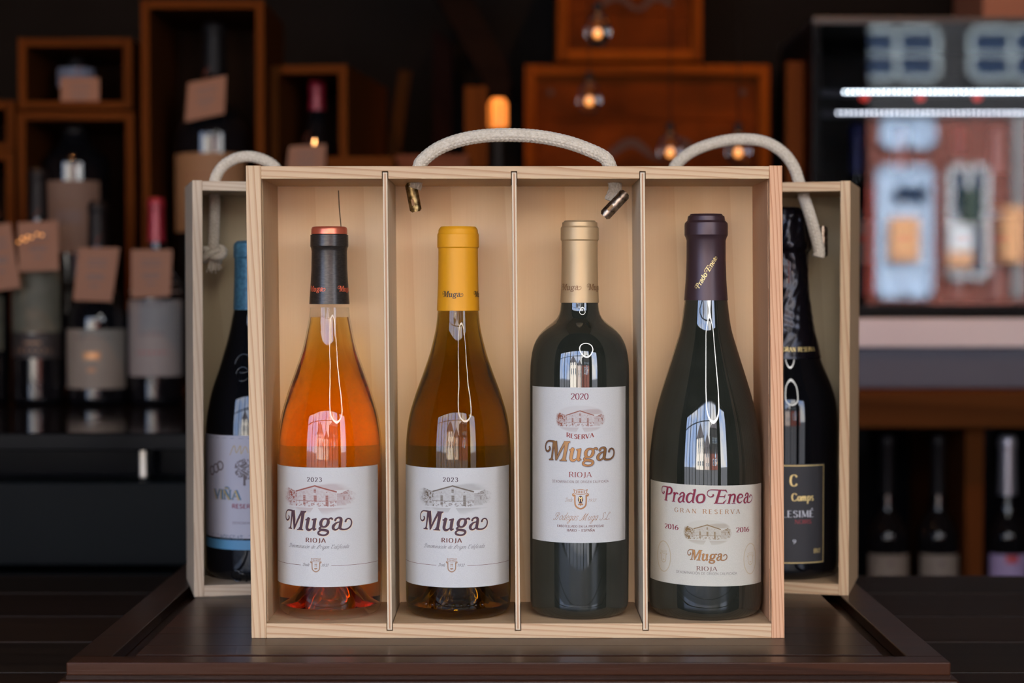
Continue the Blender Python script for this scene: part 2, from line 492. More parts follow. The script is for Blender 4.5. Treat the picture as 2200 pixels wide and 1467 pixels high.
# a plain alphabet of skeleton strokes: cap height 1. L straight, C curve, O closed curve
G = {
 'A': (.72, [('L', [(.03,0),(.36,1)]), ('L', [(.36,1),(.69,0)]), ('l', [(.15,.34),(.57,.34)])]),
 'B': (.62, [('L', [(.1,0),(.1,1)]), ('C', [(.1,1),(.36,1),(.5,.88),(.5,.66),(.36,.53),(.1,.53)]), ('C', [(.1,.53),(.4,.53),(.56,.4),(.56,.14),(.4,0),(.1,0)])]),
 'C': (.7, [('C', [(.63,.8),(.5,.96),(.32,.99),(.14,.86),(.07,.5),(.14,.14),(.32,.01),(.5,.04),(.64,.2)])]),
 'D': (.74, [('L', [(.1,0),(.1,1)]), ('C', [(.1,1),(.38,1),(.6,.86),(.66,.5),(.6,.14),(.38,0),(.1,0)])]),
 'E': (.58, [('L', [(.1,0),(.1,1)]), ('l', [(.1,1),(.5,1)]), ('l', [(.1,.53),(.42,.53)]), ('l', [(.1,0),(.54,0)])]),
 'F': (.54, [('L', [(.1,0),(.1,1)]), ('l', [(.1,1),(.5,1)]), ('l', [(.1,.53),(.42,.53)])]),
 'G': (.74, [('C', [(.63,.8),(.5,.96),(.32,.99),(.14,.86),(.07,.5),(.14,.14),(.32,.01),(.5,.03),(.64,.14)]), ('L', [(.64,.1),(.64,.44)]), ('l', [(.46,.44),(.7,.44)])]),
 'H': (.74, [('L', [(.1,0),(.1,1)]), ('L', [(.62,0),(.62,1)]), ('l', [(.1,.52),(.62,.52)])]),
 'I': (.28, [('L', [(.14,0),(.14,1)])]),
 'J': (.4, [('C', [(.28,1),(.28,.6),(.27,.15),(.2,-.08),(.02,-.14)])]),
 'L': (.54, [('L', [(.1,0),(.1,1)]), ('l', [(.1,0),(.52,0)])]),
 'M': (.88, [('L', [(.1,0),(.13,1)]), ('L', [(.13,1),(.43,.05)]), ('L', [(.43,.05),(.73,1)]), ('L', [(.73,1),(.77,0)])]),
 'N': (.76, [('L', [(.1,0),(.1,1)]), ('l', [(.1,1),(.64,0)]), ('L', [(.64,0),(.64,1)])]),
 'O': (.8, [('O', [(.4,1),(.18,.9),(.07,.5),(.18,.1),(.4,0),(.62,.1),(.73,.5),(.62,.9)])]),
 'P': (.6, [('L', [(.1,0),(.1,1)]), ('C', [(.1,1),(.38,1),(.54,.88),(.54,.6),(.38,.48),(.1,.48)])]),
 'R': (.66, [('L', [(.1,0),(.1,1)]), ('C', [(.1,1),(.38,1),(.52,.88),(.52,.62),(.38,.52),(.1,.52)]), ('L', [(.32,.52),(.64,0)])]),
 'S': (.54, [('C', [(.46,.82),(.36,.97),(.2,.98),(.08,.84),(.1,.66),(.26,.54),(.42,.42),(.48,.22),(.38,.04),(.2,.01),(.06,.18)])]),
 'T': (.62, [('L', [(.31,0),(.31,1)]), ('l', [(.03,1),(.59,1)])]),
 'U': (.72, [('C', [(.1,1),(.1,.4),(.16,.1),(.36,0),(.56,.1),(.62,.4),(.62,1)])]),
 'V': (.7, [('L', [(.03,1),(.36,0)]), ('L', [(.36,0),(.67,1)])]),
 '0': (.6, [('O', [(.3,1),(.13,.86),(.07,.5),(.13,.14),(.3,0),(.47,.14),(.53,.5),(.47,.86)])]),
 '1': (.45, [('L', [(.26,0),(.26,1)]), ('l', [(.1,.86),(.26,1)])]),
 '2': (.58, [('C', [(.08,.78),(.16,.95),(.3,1),(.45,.92),(.48,.7),(.36,.44),(.08,.03)]), ('l', [(.06,.03),(.53,.03)])]),
 '3': (.56, [('C', [(.08,.86),(.2,.99),(.36,.98),(.46,.8),(.38,.6),(.22,.54)]), ('C', [(.22,.54),(.42,.5),(.5,.28),(.4,.06),(.22,0),(.06,.1)])]),
 '6': (.58, [('C', [(.46,.98),(.24,.8),(.09,.5),(.1,.2),(.24,.02),(.42,.06),(.52,.3),(.42,.54),(.26,.56),(.1,.36)])]),
 '9': (.58, [('C', [(.12,.02),(.34,.2),(.49,.5),(.48,.8),(.34,.98),(.16,.94),(.06,.7),(.16,.46),(.32,.44),(.48,.64)])]),
 '-': (.5, [('l', [(.05,.45),(.45,.45)])]), ' ': (.36, []), '.': (.2, [('L', [(.08,.0),(.08,.1)])]), '&': (.7, [('C', [(.66,.4),(.5,.1),(.25,0),(.08,.2),(.2,.45),(.42,.7),(.34,.96),(.18,.86),(.3,.5),(.66,0)])]),
 'a': (.48, [('O', [(.24,.62),(.1,.5),(.06,.26),(.14,.04),(.28,.06),(.38,.3),(.38,.54)]), ('C', [(.4,.62),(.36,.3),(.37,.06),(.48,.08)])]),
 'c': (.42, [('C', [(.36,.5),(.26,.63),(.12,.52),(.06,.26),(.14,.04),(.28,.02),(.42,.16)])]),
 'd': (.5, [('O', [(.24,.62),(.1,.5),(.06,.26),(.14,.04),(.28,.06),(.38,.3),(.38,.54)]), ('C', [(.46,1.05),(.38,.4),(.38,.06),(.5,.08)])]),
 'e': (.42, [('C', [(.08,.28),(.28,.34),(.36,.5),(.24,.63),(.1,.5),(.06,.24),(.14,.03),(.28,.02),(.42,.16)])]),
 'f': (.3, [('C', [(.4,1.0),(.28,1.04),(.2,.8),(.12,.2),(.04,-.3),(-.06,-.34)]), ('l', [(.04,.58),(.34,.58)])]),
 'g': (.48, [('O', [(.24,.62),(.1,.5),(.06,.26),(.14,.04),(.28,.06),(.38,.3),(.38,.54)]), ('C', [(.4,.62),(.36,.1),(.3,-.3),(.14,-.42),(.04,-.3),(.2,-.1),(.48,.1)])]),
 'i': (.24, [('C', [(.12,.62),(.09,.2),(.12,.02),(.24,.1)]), ('L', [(.14,.82),(.15,.9)])]),
 'l': (.24, [('C', [(.16,1.05),(.1,.5),(.08,.1),(.14,.01),(.26,.1)])]),
 'm': (.72, [('C', [(.06,.6),(.08,.4),(.05,0)]), ('C', [(.06,.3),(.2,.6),(.3,.58),(.31,.4),(.29,0)]), ('C', [(.3,.3),(.44,.6),(.54,.58),(.55,.4),(.54,.06),(.66,.08)])]),
 'n': (.5, [('C', [(.06,.6),(.08,.4),(.05,0)]), ('C', [(.06,.3),(.2,.6),(.32,.58),(.34,.4),(.32,.06),(.46,.08)])]),
 'o': (.46, [('O', [(.24,.62),(.1,.5),(.06,.26),(.14,.04),(.28,.03),(.38,.2),(.4,.44),(.34,.58)])]),
 'p': (.5, [('C', [(.1,.64),(.1,.2),(.08,-.4)]), ('C', [(.1,.4),(.24,.62),(.38,.56),(.42,.3),(.3,.04),(.1,.06)])]),
 'r': (.36, [('C', [(.06,.6),(.08,.4),(.05,0)]), ('C', [(.06,.3),(.18,.56),(.34,.6)])]),
 's': (.38, [('C', [(.32,.54),(.2,.64),(.1,.5),(.2,.34),(.3,.2),(.24,.03),(.06,.06)])]),
 'u': (.5, [('C', [(.08,.62),(.06,.3),(.1,.04),(.24,.04),(.38,.3)]), ('C', [(.4,.62),(.36,.3),(.37,.06),(.5,.08)])]),
}
SCRIPT = {
 'D': (.85, [('C', [(.34,.9),(.3,.5),(.2,.1),(.02,.06),(.1,.0),(.4,.02),(.66,.3),(.66,.7),(.44,.98),(.16,.94),(.02,.72),(.12,.6)])]),
 'O': (.9, [('C', [(-.1,-.06),(.1,.0),(.3,.4),(.5,.9),(.66,.96),(.7,.6),(.5,.1),(.3,.02),(.2,.3),(.34,.8),(.6,1.02)])]),
 'C': (.75, [('C', [(.52,.74),(.58,.92),(.46,1.0),(.26,.82),(.12,.4),(.2,.06),(.4,.02),(.62,.16)]), ('C', [(.26,.82),(.1,.8),(.04,.94),(.14,1.02)])]),
 'B': (.9, [('C', [(.0,.12),(.08,-.02),(.24,.06),(.38,.5),(.46,.92)]), ('C', [(.16,.55),(.08,.8),(.24,1.0),(.5,1.0),(.68,.88),(.6,.6),(.36,.52),(.6,.46),(.66,.2),(.5,.0),(.36,.1)])]),
 'M': (1.1, [('C', [(-.06,.08),(.04,-.02),(.16,.1),(.46,.98)]), ('C', [(.46,.98),(.42,.5),(.44,.02)]), ('C', [(.44,.02),(.62,.5),(.82,.98)]), ('C', [(.82,.98),(.76,.5),(.76,.04),(.94,.08)])]),
 'S': (.62, [('C', [(.56,.8),(.54,.98),(.4,1.02),(.24,.88),(.26,.66),(.4,.46),(.42,.18),(.26,.0),(.04,.04),(.0,.18)])]),
 'L': (.72, [('C', [(.5,.76),(.54,.94),(.42,1.02),(.3,.86),(.26,.5),(.18,.14),(.04,.02),(.0,.12),(.14,.14),(.34,.02),(.54,.0),(.66,.12)])]),
}
ACC = {'Ñ': ('N', [('C', [(.2,1.14),(.32,1.26),(.44,1.14),(.56,1.24)])]), 'É': ('E', [('L', [(.26,1.14),(.4,1.34)])]), 'ó': ('o', [('L', [(.24,.76),(.34,.96)])]),
       'Ó': ('O', [('L', [(.36,1.12),(.5,1.3)])])}

def text_polys(txt, h, style='serif', thick=.13, thin=.045, track=.06, slant=0.0, fat=0.0, curve=0.0, squeeze=1.0):
    """centred text of cap height h; curve bends the baseline (smile > 0)"""
    if style == 'sans':
        thin = thick
    out, x = [], 0.0
    for ch in txt:
        extra = []
        if ch in ACC:
            ch, extra = ACC[ch]
        adv, st = (SCRIPT[ch] if style == 'script' and ch in SCRIPT else G[ch])
        for k, pts in st + extra:
            n = 6
            s = catmull(pts, n, k == 'O') if k in 'CO' else [np.array(p, float) for p in pts]
            q, m = [], len(s)
            for i in range(m):
                if k == 'O':
                    d = s[(i + 1) % m] - s[i - 1]
                else:
                    d = s[min(i + 1, m - 1)] - s[max(i - 1, 0)]
                d = d / (np.linalg.norm(d) + 1e-9)
                wd = math.hypot(thick * d[1], thin * d[0])
                if k == 'l':
                    wd = thin if abs(d[1]) < .3 else thick
                q.append(((x + s[i][0] * squeeze), s[i][1], wd + fat))
            if ch in 'AVMN' and k == 'L' and style == 'serif':   # thin upstrokes
                if (ch in 'A' and pts[0][1] < pts[1][1]) or (ch == 'V' and pts[0][1] < pts[1][1]) or (ch == 'N') or (ch == 'M' and st.index((k, pts)) in (0, 2)):
                    q = [(a, b, thin * 1.2 + fat) for a, b, c in q]
            if ch == 'N' and k == 'l' and style == 'serif':
                q = [(a, b, thick + fat) for a, b, c in q]
            out += ribbon(q, k == 'O', 1, k in 'CO')
            if style == 'serif' and k == 'L' and len(pts) == 2 and abs(pts[0][1] - pts[1][1]) > .6:
                for (sx, sy) in pts:
                    if sy in (0, 1) and not (ch == 'A' and sy == 1):
                        o = thin * .5 if sy == 0 else -thin * .5
                        out += ribbon([(x + sx * squeeze - .13, sy + o, thin + fat), (x + sx * squeeze + .13, sy + o, thin + fat)], False, 1, False)
        x += adv * squeeze + track
    x -= track
    res = []
    for p in out:
        r = []
        for v in p:
            a, b = v[0] - x / 2, v[1]
            a += slant * b
            if curve:
                t = a / x * 2
                b = b + curve * (t * t - 0.33)
            r.append((a * h, b * h))
        res.append(r)
    return res

def place(polys, scale=1.0, dx=0.0, dz=0.0, rot=0.0):
    c, s = math.cos(rot), math.sin(rot)
    return [[((v[0] * c - v[1] * s) * scale + dx, (v[0] * s + v[1] * c) * scale + dz) for v in p] for p in polys]

def wrap(name, polys, rz, phi0, mat, parent, lift=0.0002, slope=0.0):
    """polys in (arc length, z) laid on a surface of revolution rz(z) around local z"""
    verts, faces = [], []
    for p in polys:
        i0 = len(verts)
        for (s, z) in p:
            zz = z + slope * s
            r = rz(zz) + lift
            a = phi0 + s / r
            verts.append((r * math.sin(a), -r * math.cos(a), zz))
        faces.append(tuple(range(i0, len(verts))))
    return mesh(name, verts, faces, mat, parent)

# ------------------------------------------------------------------ the engraved winery on the labels
def vnoise(shape, cells, r):
    g = r.random((cells[0] + 2, cells[1] + 2))
    y = np.linspace(0, cells[0], shape[0]); x = np.linspace(0, cells[1], shape[1])
    yi, xi = y.astype(int), x.astype(int)
    fy, fx = (y - yi)[:, None], (x - xi)[None, :]
    a = g[yi][:, xi]; b = g[yi][:, xi + 1]; c = g[yi + 1][:, xi]; d = g[yi + 1][:, xi + 1]
    return (a * (1 - fx) + b * fx) * (1 - fy) + (c * (1 - fx) + d * fx) * fy

def sstep(a, b, x):
    t = np.clip((x - a) / (b - a), 0, 1)
    return t * t * (3 - 2 * t)

def engraving(soft, nx=250, nz=140):
    r = np.random.default_rng(11)
    v, u = np.meshgrid(np.linspace(1, -1, nz), np.linspace(-1, 1, nx), indexing='ij')
    X, Y = 1020 + 900 * u, 650 - 520 * v
    n1, n2, n3 = vnoise(u.shape, (40, 70), r), vnoise(u.shape, (16, 14), r), vnoise(u.shape, (9, 3), r)
    inb = lambda x0, x1, y0, y1: ((X > x0) & (X < x1) & (Y > y0) & (Y < y1)).astype(float)
    D = np.where(Y < 560, (.03 if soft else .10) + 0.28 * sstep(.45, .8, n3) * (Y < 480), 0.08)
    D = np.maximum(D, (Y > 955) * 0.30 * (1 - sstep(955, 1150, Y) * .4))
    tl = ((X < 560) & (Y > 430 + np.abs(X - 290) * .35) & (Y < 920))
    D = np.where(tl, 0.34 + 0.62 * sstep(.35, .65, n1 * .6 + n2 * .4), D)
    tr = ((X > 1540) & (Y > 470 + np.abs(X - 1740) * .5) & (Y < 850))
    D = np.where(tr, 0.32 + 0.55 * sstep(.35, .65, n1 * .6 + n2 * .4), D)
    roofy = np.where(X < 1000, 520 - (X - 530) * (165 / 470), 355 + (X - 1000) * (165 / 475))
    body = (X > 560) & (X < 1472) & (Y > roofy) & (Y < 920)
    D = np.where(body, 0.22 + 0.22 * (n1 - .3), D)
    low = body & (Y > 775)
    D = np.where(low, 0.12 + 0.5 * (n1 > .62), D)
    D = np.where((X > 1480) & (X < 1700) & (Y > 570) & (Y < 900), 0.32 + .2 * (n1 - .5), D)
    for a in (inb(1480, 1710, 565, 590), inb(1480, 1700, 625, 645), inb(1620, 1660, 650, 740)):
        D = np.where(a > 0, .62, D)
    D = np.where(inb(430, 535, 780, 920) > 0, .25, D); D = np.where(inb(450, 505, 795, 830) > 0, .75, D)
    for (cx, y0, y1, hw) in ((750, 610, 770, 30), (1008, 610, 770, 34), (1266, 610, 770, 28), (1002, 440, 540, 26), (750, 790, 880, 28), (1268, 785, 905, 32)):
        D = np.where(inb(cx - hw, cx + hw, y0, y1) > 0, .62 + .25 * (((Y // 26) % 2) < 1), D)
    for (cx, cy_) in ((745, 530), (1262, 528)):
        D = np.where((X - cx) ** 2 + (Y - cy_) ** 2 < 260, .6, D)
    D = np.where(inb(540, 1490, 762, 780) > 0, .8, D)
    D = np.where((np.abs(Y - roofy) < 19) & (X > 525) & (X < 1482), .92, D)
    path = (Y > 800) & (np.abs(X - 1015) < 20 + np.maximum(Y - 900, 0) * .55)
    D = np.where(path, .03, D)
    D = np.where(inb(380, 1700, 925, 955) > 0, .06, D)
    rad = (np.abs(u) ** 2.4 + np.abs(v) ** 2.4) ** (1 / 2.4)
    if soft:
        mask = 1 - sstep(.70, 1.02, rad + .18 * (n2 - .5))
    else:
        mask = 1 - sstep(.86, .99, rad)
    return np.clip(D * mask, 0, 1), nx, nz

ENG = {s: engraving(s) for s in (False, True)}

def picture(paper, ink, soft, rz, phi0, s0, s1, z0, z1, parent, slope=0.0):
    D, nx, nz_ = ENG[soft]
    ss = np.linspace(s0, s1, nx)
    Zs = np.linspace(z1, z0, nz_)[:, None] + slope * ss[None, :]
    r = np.array([rz(float(z)) for z in np.linspace(z1, z0, nz_)])[:, None] + 0.00012
    A = phi0 + ss[None, :] / r
    verts = np.stack([r * np.sin(A), -r * np.cos(A), Zs], -1).reshape(-1, 3).tolist()
    cols = (np.array(paper[:3]) * (1 - D[..., None]) + np.array(ink[:3]) * D[..., None]).reshape(-1, 3)
    cols = np.concatenate([cols, np.ones((len(cols), 1))], 1)
    k = (np.arange(nz_ - 1)[:, None] * nx + np.arange(nx - 1)[None, :]).ravel()
    faces = np.stack([k, k + nx, k + nx + 1, k + 1], 1).tolist()
    o = mesh('printed_picture', verts, faces, M['print'], parent)
    at = o.data.color_attributes.new('ink', 'FLOAT_COLOR', 'POINT')
    at.data.foreach_set('color', np.array(cols, dtype=np.float32).ravel())
    return o

mp_ = pbsdf('printed_paper', (1, 1, 1, 1), 0.7, spec=0.2)
an = mp_.node_tree.nodes.new('ShaderNodeAttribute'); an.attribute_name = 'ink'
mp_.node_tree.links.new(an.outputs['Color'], mp_.node_tree.nodes['Principled BSDF'].inputs['Base Color'])
M['print'] = mp_
PAPER = srgb(184, 181, 176)
M['paper'] = noise_var(pbsdf('label_paper', PAPER, 0.7, spec=0.2), srgb(181, 178, 173), srgb(187, 184, 179), (1500, 1500, 1500), bump=0.08)
CREAM = srgb(182, 176, 162)
M['cream'] = noise_var(pbsdf('label_cream', CREAM, 0.7, spec=0.2), srgb(179, 173, 159), srgb(185, 179, 165), (1500, 1500, 1500), bump=0.05)
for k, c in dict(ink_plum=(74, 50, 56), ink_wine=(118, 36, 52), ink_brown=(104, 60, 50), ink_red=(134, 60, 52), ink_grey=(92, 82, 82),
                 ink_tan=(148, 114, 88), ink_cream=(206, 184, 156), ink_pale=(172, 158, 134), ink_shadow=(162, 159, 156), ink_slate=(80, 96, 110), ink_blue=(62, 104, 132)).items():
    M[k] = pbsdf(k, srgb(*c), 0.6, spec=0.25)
M['gold'] = pbsdf('gold_foil', srgb(152, 108, 64), 0.42, 0.7)
M['gold_flat'] = pbsdf('gold_ink', srgb(148, 106, 70), 0.4, 0.6)
M['gold_pale'] = pbsdf('pale_gold_ink', srgb(226, 198, 130), 0.45, 0.4)

def emblem(h):
    """shield with banner and oval, height h, centred"""
    P_ = []
    P_ += ribbon([(-.29,.2,.075),(-.29,-.12,.075),(-.24,-.36,.08),(0,-.5,.08),(.24,-.36,.08),(.29,-.12,.075),(.29,.2,.075)], False, 6)
    P_ += ribbon([(-.28,.22,.06),(-.36,.17,.09),(-.4,.24,.07),(-.33,.29,.05)], False, 5) + ribbon([(.28,.22,.06),(.36,.17,.09),(.4,.24,.07),(.33,.29,.05)], False, 5)
    P_ += ribbon([(-.34,.5,.035),(-.29,.3,.035),(-.15,.25,.03),(0,.235,.03),(.15,.25,.03),(.29,.3,.035),(.34,.5,.035)], False, 4)
    P_ += ribbon([(-.36,.5,.04),(-.26,.46,.03),(0,.5,.03),(.26,.46,.03),(.36,.5,.04)], False, 4)
    for x in (-.2, -.12, -.04, .04, .12, .2):
        P_ += ribbon([(x, .3 - .0, .035), (x * 1.05, .43, .035)], False, 1, False)
    P_ += ribbon([(-.12,-.3,.06),(-.04,-.24,.07),(0,-.32,.06),(.04,-.24,.07),(.12,-.3,.06)], False, 4)
    return [[(v[0] * h, v[1] * h) for v in p] for p in P_]

def emblem_core(h):
    P_ = [[(.135 * h * math.cos(a), (-.02 + .19 * math.sin(a)) * h) for a in np.linspace(0, 2 * PI, 24, endpoint=False)]]
    return P_

def emblem_m(h):
    P_ = ribbon([(-.08,-.14,.035),(-.05,-.08,.03),(-.07,.04,.04),(-.05,.1,.035),(0,.02,.03),(.05,.1,.035),(.07,.04,.04),(.05,-.08,.03),(.08,-.14,.035)], False, 4)
    return [[(v[0] * h, v[1] * h) for v in p] for p in P_]

# ------------------------------------------------------------------ bottles
def pchip(xs, ys, xq):
    xs, ys = np.array(xs, float), np.array(ys, float)
    h = np.diff(xs); d = np.diff(ys) / h
    m = np.zeros(len(xs))
    m[0], m[-1] = d[0], d[-1]
    for i in range(1, len(xs) - 1):
        m[i] = 0 if d[i - 1] * d[i] <= 0 else 2 * d[i - 1] * d[i] / (d[i - 1] + d[i])
    out = []
    for q in xq:
        i = int(np.clip(np.searchsorted(xs, q) - 1, 0, len(xs) - 2))
        t = (q - xs[i]) / h[i]
        out.append((2 * t**3 - 3 * t**2 + 1) * ys[i] + (t**3 - 2 * t**2 + t) * h[i] * m[i] + (-2 * t**3 + 3 * t**2) * ys[i + 1] + (t**3 - t**2) * h[i] * m[i + 1])
    return out

def glassmat(name, col, rough=0.0, ior=1.5, vol=None, dens=0.0):
    m = pbsdf(name, col, rough, trans=1.0, ior=ior)
    if vol:
        t = m.node_tree
        va = t.nodes.new('ShaderNodeVolumeAbsorption')
        va.inputs['Color'].default_value = vol
        va.inputs['Density'].default_value = dens
        t.links.new(va.outputs[0], t.nodes['Material Output'].inputs['Volume'])
    return m

def thin_glass(name, tint):
    """bottle wall: light passes tinted, the skin reflects by its Fresnel factor"""
    m = bpy.data.materials.new(name)
    m.use_nodes = True
    t = m.node_tree
    t.nodes.clear()
    o, mx = t.nodes.new('ShaderNodeOutputMaterial'), t.nodes.new('ShaderNodeMixShader')
    tr, gl, fr = t.nodes.new('ShaderNodeBsdfTransparent'), t.nodes.new('ShaderNodeBsdfGlossy'), t.nodes.new('ShaderNodeFresnel')
    tr.inputs['Color'].default_value = tint
    gl.inputs['Roughness'].default_value = 0.0
    ge, mi = t.nodes.new('ShaderNodeNewGeometry'), t.nodes.new('ShaderNodeMath')      # same reflectance from either side of the thin wall
    mi.operation = 'MULTIPLY_ADD'; mi.inputs[1].default_value = 1 / 1.5 - 1.5; mi.inputs[2].default_value = 1.5
    t.links.new(ge.outputs['Backfacing'], mi.inputs[0]); t.links.new(mi.outputs[0], fr.inputs['IOR'])
    t.links.new(fr.outputs[0], mx.inputs[0]); t.links.new(tr.outputs[0], mx.inputs[1]); t.links.new(gl.outputs[0], mx.inputs[2])
    t.links.new(mx.outputs[0], o.inputs[0])
    return m
M['clear_glass'] = thin_glass('clear_glass', (0.98, 0.985, 0.98, 1))
M['rose_wine'] = glassmat('rose_wine', (1, 1, 1, 1), 0, 1.34, (1.0, 0.78, 0.0, 1), 52.0)
M['olive_glass'] = thin_glass('olive_glass', (0.64, 0.53, 0.15, 1))
M['white_wine'] = glassmat('white_wine', (1, 1, 1, 1), 0, 1.34, (0.95, 0.72, 0.12, 1), 10.0)
M['dark_glass'] = noise_var(pbsdf('dark_green_glass', (0.015, 0.016, 0.012, 1), 0.025, spec=0.95), (0.013, 0.014, 0.010, 1), (0.019, 0.020, 0.015, 1), (40, 40, 40))
M['black_glass'] = pbsdf('black_glass', (0.004, 0.004, 0.005, 1), 0.03, spec=0.5)

class Bottle:
    def __init__(s, name, label, cpx, Y, zb, body, caps, cap_y, group=None, loc=None, seg=72):
        """body / caps: (pixel y, half width in px) read off the photograph at depth Y; cap_y: pixel y of the capsule's lower edge"""
        s.Y, s.k, s.cpx = Y, ppm(Y), cpx
        x = P(cpx, 900, Y).x
        s.root = thing(name, label, 'bottle', loc or (x, Y, zb), 0, group)
        s.zb = zb
        s.z = lambda py: P(cpx, py, Y).z - zb
        bz = [s.z(y) for y, h in body][::-1]
        br = [h * s.k for y, h in body][::-1]
        s.R = max(br)
        R = s.R
        base = [(R * .80, 0.0), (R * .90, .0016), (R * .965, .005), (R * .992, .010)]
        xs = [b[1] for b in base[1:]] + bz
        ys = [b[0] for b in base[1:]] + br
        keep = [0]
        for i in range(1, len(xs)):
            if xs[i] > xs[keep[-1]] + 1e-5:
                keep.append(i)
        s.xs, s.ys = [xs[i] for i in keep], [ys[i] for i in keep]
        s.top = s.xs[-1]
        s.rz = lambda z: pchip(s.xs, s.ys, [min(max(z, s.xs[0]), s.xs[-1])])[0]
        zq = np.concatenate([np.linspace(s.xs[0], .014, 8), np.linspace(.016, s.top, 70)])
        s.outer = [(R * .80, 0.0)] + list(zip(pchip(s.xs, s.ys, zq), zq))
        s.seg = seg
        s.cap_z = s.z(cap_y)
        s.caps = [(h * s.k, s.z(y)) for y, h in caps]
        s.capz_r = lambda z: float(np.interp(z, [c[1] for c in s.caps][::-1], [c[0] for c in s.caps][::-1]))

    def solid(s, mat):
        prof = [(0, .018), (s.R * .35, .014), (s.R * .66, .004)] + s.outer + [(0, s.top)]
        s.glass = lathe('glass', prof, mat, s.root, s.seg)

    def hollow(s, gmat, wmat, fill_y, th=.0012):
        R = s.R
        punt = [(0, .030), (R * .18, .0285), (R * .38, .021), (R * .58, .009), (R * .70, .0022)]
        inner = [(max(r - th, .004), z) for r, z in s.outer if z > .008]
        s.glass = lathe('glass', punt + s.outer, gmat, s.root, s.seg)
        zf = s.z(fill_y)
        e = .00015
        wp = [(0, .0335 - e), (R * .18, .0318 - e), (R * .38, .0242 - e), (R * .58, .0115 - e), (R * .72, .0065 - e)]
        wp += [(r + e, z) for r, z in inner if z < zf]
        rf = max(s.rz(zf) - th, .004) + e
        wp += [(rf, zf), (0, zf)]
        s.wine = lathe('wine', wp, wmat, s.root, s.seg)

    def capsule(s, mat, name='capsule', part=None, wob=None):
        c = part or s.caps
        prof = list(c)
        if part is None:
            prof = [(0, c[0][1])] + [(c[0][0] * .93, c[0][1])] + [(c[0][0], c[0][1] - .0012)] + list(c[1:]) + [(c[-1][0] - .0006, c[-1][1] - .0001)]
        o = lathe(name, prof[::-1], mat, s.root, s.seg, True, 24, wob)
        return o

    def lab(s, y0, y1, phi, half, mat, name='label', slope=0.0, lift=.0001, nz_=10, parent=None):
        za, zb_ = s.z(y1), s.z(y0)
        s.lp, s.ls = phi, slope
        verts, faces = [], []
        n = 48
        for j in range(nz_ + 1):
            z = za + (zb_ - za) * j / nz_
            for i in range(n + 1):
                a = phi - half + 2 * half * i / n
                zz = z + slope * (a - phi) * s.R
                r = s.rz(zz) + lift
                verts.append((r * math.sin(a), -r * math.cos(a), zz))
        for j in range(nz_):
            for i in range(n):
                k = j * (n + 1) + i
                faces.append((k, k + 1, k + n + 2, k + n + 1))
        return mesh(name, verts, faces, mat, parent or s.root, True)

    def write(s, polys, mat, parent, lift=.0002, name='lettering', phi=None):
        return wrap(name, polys, s.rz, s.lp if phi is None else phi, mat, parent, lift, s.ls)
def zf(b, py):                      # height of a print seen at pixel row py on the front of the bottle
    return P(b.cpx, py, b.Y - b.R).z - b.zb

def arc(b, px):                     # arc length from the label's centre line
    return (math.asin(max(-.99, min(.99, (px - b.cpx) * b.k / b.R))) - b.lp) * b.R

def fit(polys, b, px0, px1, py, rot=0.0):
    """stretch a centred text between two pixel columns, baseline at pixel row py"""
    xs = [v[0] for p in polys for v in p]
    s0, s1 = arc(b, px0), arc(b, px1)
    k = (s1 - s0) / (max(xs) - min(xs))
    mx = (max(xs) + min(xs)) / 2
    return [[((v[0] - mx) * k + (s0 + s1) / 2, v[1] + zf(b, py)) for v in p] for p in polys]

def txt(b, t, px0, px1, py, hpx, mat, parent, style='serif', lift=.0002, name='lettering', **kw):
    kf = ppm(b.Y - b.R)
    p = text_polys(t, hpx * kf, style, **kw)
    return b.write(fit(p, b, px0, px1, py), mat, parent, lift, name)

def wordmark(b, which, px0, px1, py, mat, parent, fat=0.0, lift=.0003, name='wordmark', dx=0.0, dz=0.0, hs=1.0):
    p = word_polys(which, fat)
    wd = arc(b, px1) - arc(b, px0)
    s = (arc(b, px0) + arc(b, px1)) / 2
    z0 = zf(b, py)
    return b.write([[(v[0] * wd + s + dx, v[1] * wd * hs + z0 + dz) for v in q] for q in p], mat, parent, lift, name)

# ================================================================== the setting: room
M['wall'] = noise_var(pbsdf('charcoal_paint', srgb(14, 13, 13), 0.9, spec=.1), srgb(11, 10, 10), srgb(17, 15, 15), (4, 4, 4))
M['ceil'] = pbsdf('dark_ceiling', srgb(48, 44, 42), 0.9)
M['floor'] = wood('dark_floor', 0, srgb(70, 50, 38), srgb(38, 26, 20), 12)
ZFLOOR, ZCEIL, XL, XR, YB = -0.95, 2.35, -3.6, 3.4, 2.0
structure(box('floor', (XL, XR, WIN_Y - .1, YB, ZFLOOR - .1, ZFLOOR), M['floor'], None, 0))
structure(box('ceiling', (XL, XR, WIN_Y - .1, YB, ZCEIL, ZCEIL + .15), M['ceil'], None, 0))
structure(box('wall_back', (XL, XR, YB, YB + .12, ZFLOOR - .1, ZCEIL + .15), M['wall'], None, 0))
structure(box('wall_left', (XL - .12, XL, WIN_Y - .12, YB + .12, ZFLOOR - .1, ZCEIL + .15), M['wall'], None, 0))
structure(box('wall_right', (XR, XR + .12, WIN_Y - .12, YB + .12, ZFLOOR - .1, ZCEIL + .15), M['wall'], None, 0))
structure(bm_obj('wall_front', box_bm([(XL, XR, WIN_Y - .1, WIN_Y, ZFLOOR, WIN_Z0), (XL, XR, WIN_Y - .1, WIN_Y, WIN_Z1, ZCEIL),
                                       (XL, WIN_X0, WIN_Y - .1, WIN_Y, WIN_Z0, WIN_Z1), (WIN_X1, XR, WIN_Y - .1, WIN_Y, WIN_Z0, WIN_Z1), (1.08, 1.36, WIN_Y - .1, WIN_Y, WIN_Z0, WIN_Z1)]), M['wall']))
